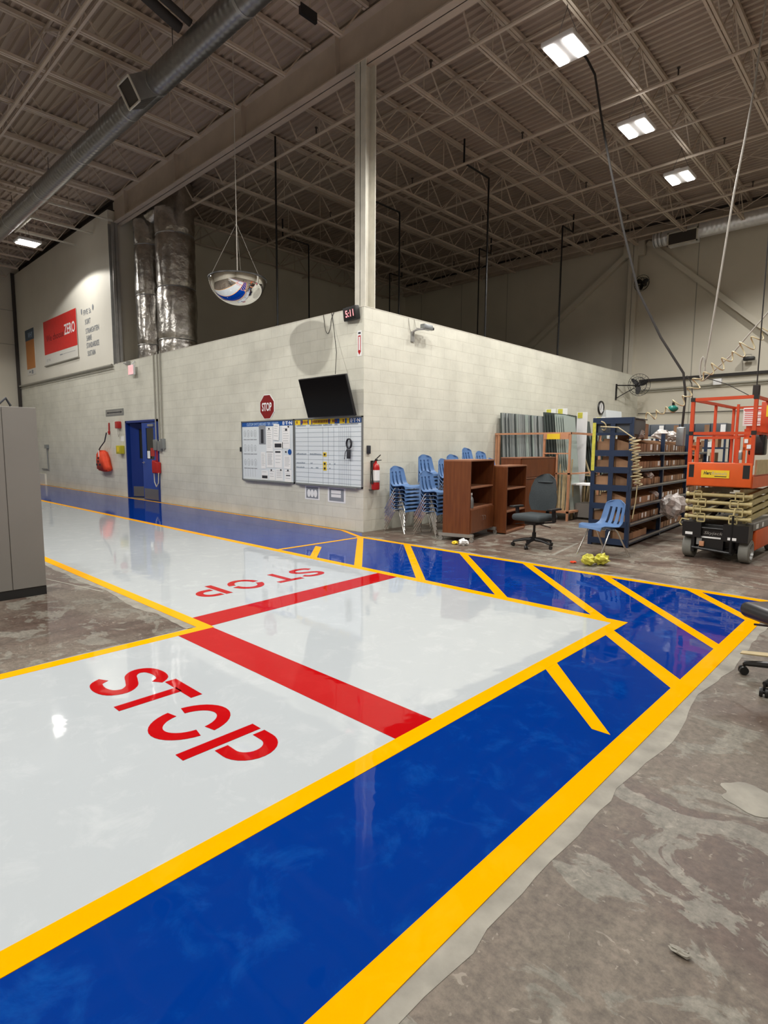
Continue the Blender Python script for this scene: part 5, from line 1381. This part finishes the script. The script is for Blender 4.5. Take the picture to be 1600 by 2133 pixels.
# scissor arms
zs = [.54, .64, .74, .84, .94]
for i in range(4):
    z0, z1 = zs[i], zs[i+1]
    for s in (-1, 1):
        MB().bar((s*.30,.10,z0+.01),(s*.30,1.72,z1-.01),.04,.062).build('scissor_arm', MT['tan'], t)
        MB().bar((s*.25,.10,z1-.01),(s*.25,1.72,z0+.01),.04,.062).build('scissor_arm', MT['tan'], t)
for i, z in enumerate(zs[:-1]):
    MB().tube([(-.36,1.74,z+.03),(.36,1.74,z+.03)], .024, 12).build('cross_tube', MT['tan'], t)
    tb = MB().tube([(-.36,.06,z+.03),(.36,.06,z+.03)], .024, 12)
    for s in (-1, 1):
        tb.tube([(s*.355,.06,z+.03),(s*.39,.06,z+.03)], .032, 12)
        x = s*(.19 if i % 2 == 0 else .245)
        for a, b_ in (((x-.045,z-.03),(x+.045,z-.03)),((x+.045,z-.03),(x+.045,z+.075)),((x+.045,z+.075),(x-.045,z+.075)),((x-.045,z+.075),(x-.045,z-.03))):
            tb.bar((a[0],.04,a[1]),(b_[0],.04,b_[1]),.014)
    tb.build('cross_tube', MT['tan'], t)
m = MB().tube([(-.10,.10,.56),(-.02,.5,.75),(.05,1.2,.80)], .03, 10).tube([(.02,1.2,.8),(.05,1.6,.85)], .02, 10)
m.build('lift_cylinder', MT['black_m'], t)
MB().tube([(-.33,.03,.52),(-.42,.02,.53),(-.44,.0,.47),(-.41,.0,.44)], .010, 6).tube([(.205,-.02,.62),(.22,-.0,.72)], .012, 6).build('cable_guide', MT['tan'], t)
# platform
pl = MB()
pl.bevbox(-.38,.38,-.03,2.0,.985,1.08,.02)
pl.bevbox(-.38,.38,-.035,-.005,.99,1.30,.012)
po = pl.build('platform_deck', MT['orange'], t)
MB().box(.36,.385,-.0,2.0,.98,1.13).box(-.385,-.36,0,2.0,.98,1.13).build('side_beam', MT['orange'], t)
MB().box(.375,.395,.1,2.0,1.15,1.34).build('side_plank', MT['timber'], t)
MB().box(.345,.375,-.0,2.0,1.08,1.15).build('toe_board', MT['orange'], t)
for s in (-1, 1):
    x0, x1 = (-.375,-.27) if s < 0 else (.255,.375)
    v = MB()
    hx0, hx1 = x0+.03, x1-.03
    v.box(x0,hx0,-.03,-.006,1.27,1.50); v.box(hx1,x1,-.03,-.006,1.27,1.50)
    v.box(x0,x1,-.03,-.006,1.46,1.62) if s > 0 else v.box(x0,x1,-.03,-.006,1.46,1.52).box(x0,x0+.03,-.03,-.006,1.5,1.75)
    v.build('gate_plate', MT['orange'], t)
    MB().box(hx0-.008,hx1+.008,-.0365,-.03,1.10,1.27).build('dark_slot', MT['black'], t)
rl = MB()
def rr(p, q, wd=.032): rl.bar(p, q, wd)
T_, Mz = 2.12, 1.68
for s in (-.36,.36): rr((s,-.01,1.27),(s,-.01,T_), .042)
rr((-.37,-.01,T_),(.37,-.01,T_+.005),.04)
rr((-.36,-.01,Mz),(.36,-.01,Mz-.005),.036)
for s in (-.36,.36):
    rr((s,1.95,1.08),(s,1.95,T_),.036)
    rr((s,0,T_),(s,1.95,T_),.036); rr((s,0,Mz),(s,1.95,Mz),.03)
    rr((s,1.0,1.08),(s,1.0,T_),.034)
rr((-.36,1.95,T_),(.36,1.95,T_),.036); rr((-.36,1.95,Mz),(.36,1.95,Mz),.03)
rr((-.05,.9,1.08),(-.05,.9,T_-.02),.03)
rl.build('guard_rail', MT['orange_red'], t)
gt = MB()
gt.bar((-.27,-.015,1.27),(-.27,-.015,1.62),.034).bar((.20,-.015,1.27),(.20,-.015,1.62),.034).bar((-.285,-.015,1.62),(.215,-.015,1.62),.034).bar((-.36,-.015,1.50),(-.27,-.015,1.50),.03)
gt.build('entry_gate', MT['orange_red'], t)
for (a, b_) in ((-.36,T_),(.36,T_),(-.36,Mz),(.36,Mz)): MB().cbox((a,-.012,b_),(.052,.05,.05)).build('corner_cap', MT['black'], t)
sg = MB().box(-.20,.13,-.044,-.036,1.10,1.20).build('rental_label', MT['sign_yellow'], t)
text_fit('Herc', -.17, -.08, 1.14, 1.185, 'xz', -.0455, MT['ink'], sg, bold=.03, shear=.01)
text_fit('Rentals', -.075, .10, 1.14, 1.18, 'xz', -.0455, MT['timber'], sg, bold=.01, shear=.01)
MB().box(-.04,.10,-.0455,-.044,1.115,1.125).build('small_print', MT['ink'], sg)
sp = MB().box(.01,.30,.92,.925,1.80,2.05).build('instruction_plate', MT['paper'], t)
g = MB()
for k in range(7): g.box(.03,.28-.05*(k%3),.917,.92,1.83+.027*k,1.838+.027*k)
g.box(.02,.29,.916,.92,2.01,2.03); g.build('print_lines', MT['banner_red'], sp)
MB().box(.02,.36,1.0,1.02,1.62,1.76).box(.05,.36,.95,.97,1.72,1.80).box(.10,.14,.9,.93,1.1,1.75).build('control_bracket', MT['orange_red'], t)
MB().bevbox(.30,.56,.55,.60,1.68,2.10,.01).build('side_panel', MT['orange_red'], t)
MB().box(.36,.52,.545,.55,1.90,2.05).build('warning_label', MT['sign_yellow'], t)
MB().bevbox(.24,.42,.30,.46,1.40,1.66,.02).build('control_box', MT['black'], t)
MB().bevbox(.44,.56,.40,.54,1.74,1.92,.03).build('control_lever_box', MT['black'], t)
MB().box(.27,.31,-.045,-.03,1.55,1.60).box(.22,.25,-.045,-.03,1.40,1.46).box(.30,.345,-.045,-.03,1.48,1.53).build('small_label', MT['paper'], t)
MB().bevbox(.215,.255,-.05,-.02,1.34,1.44,.006).build('latch', MT['alu'], t)
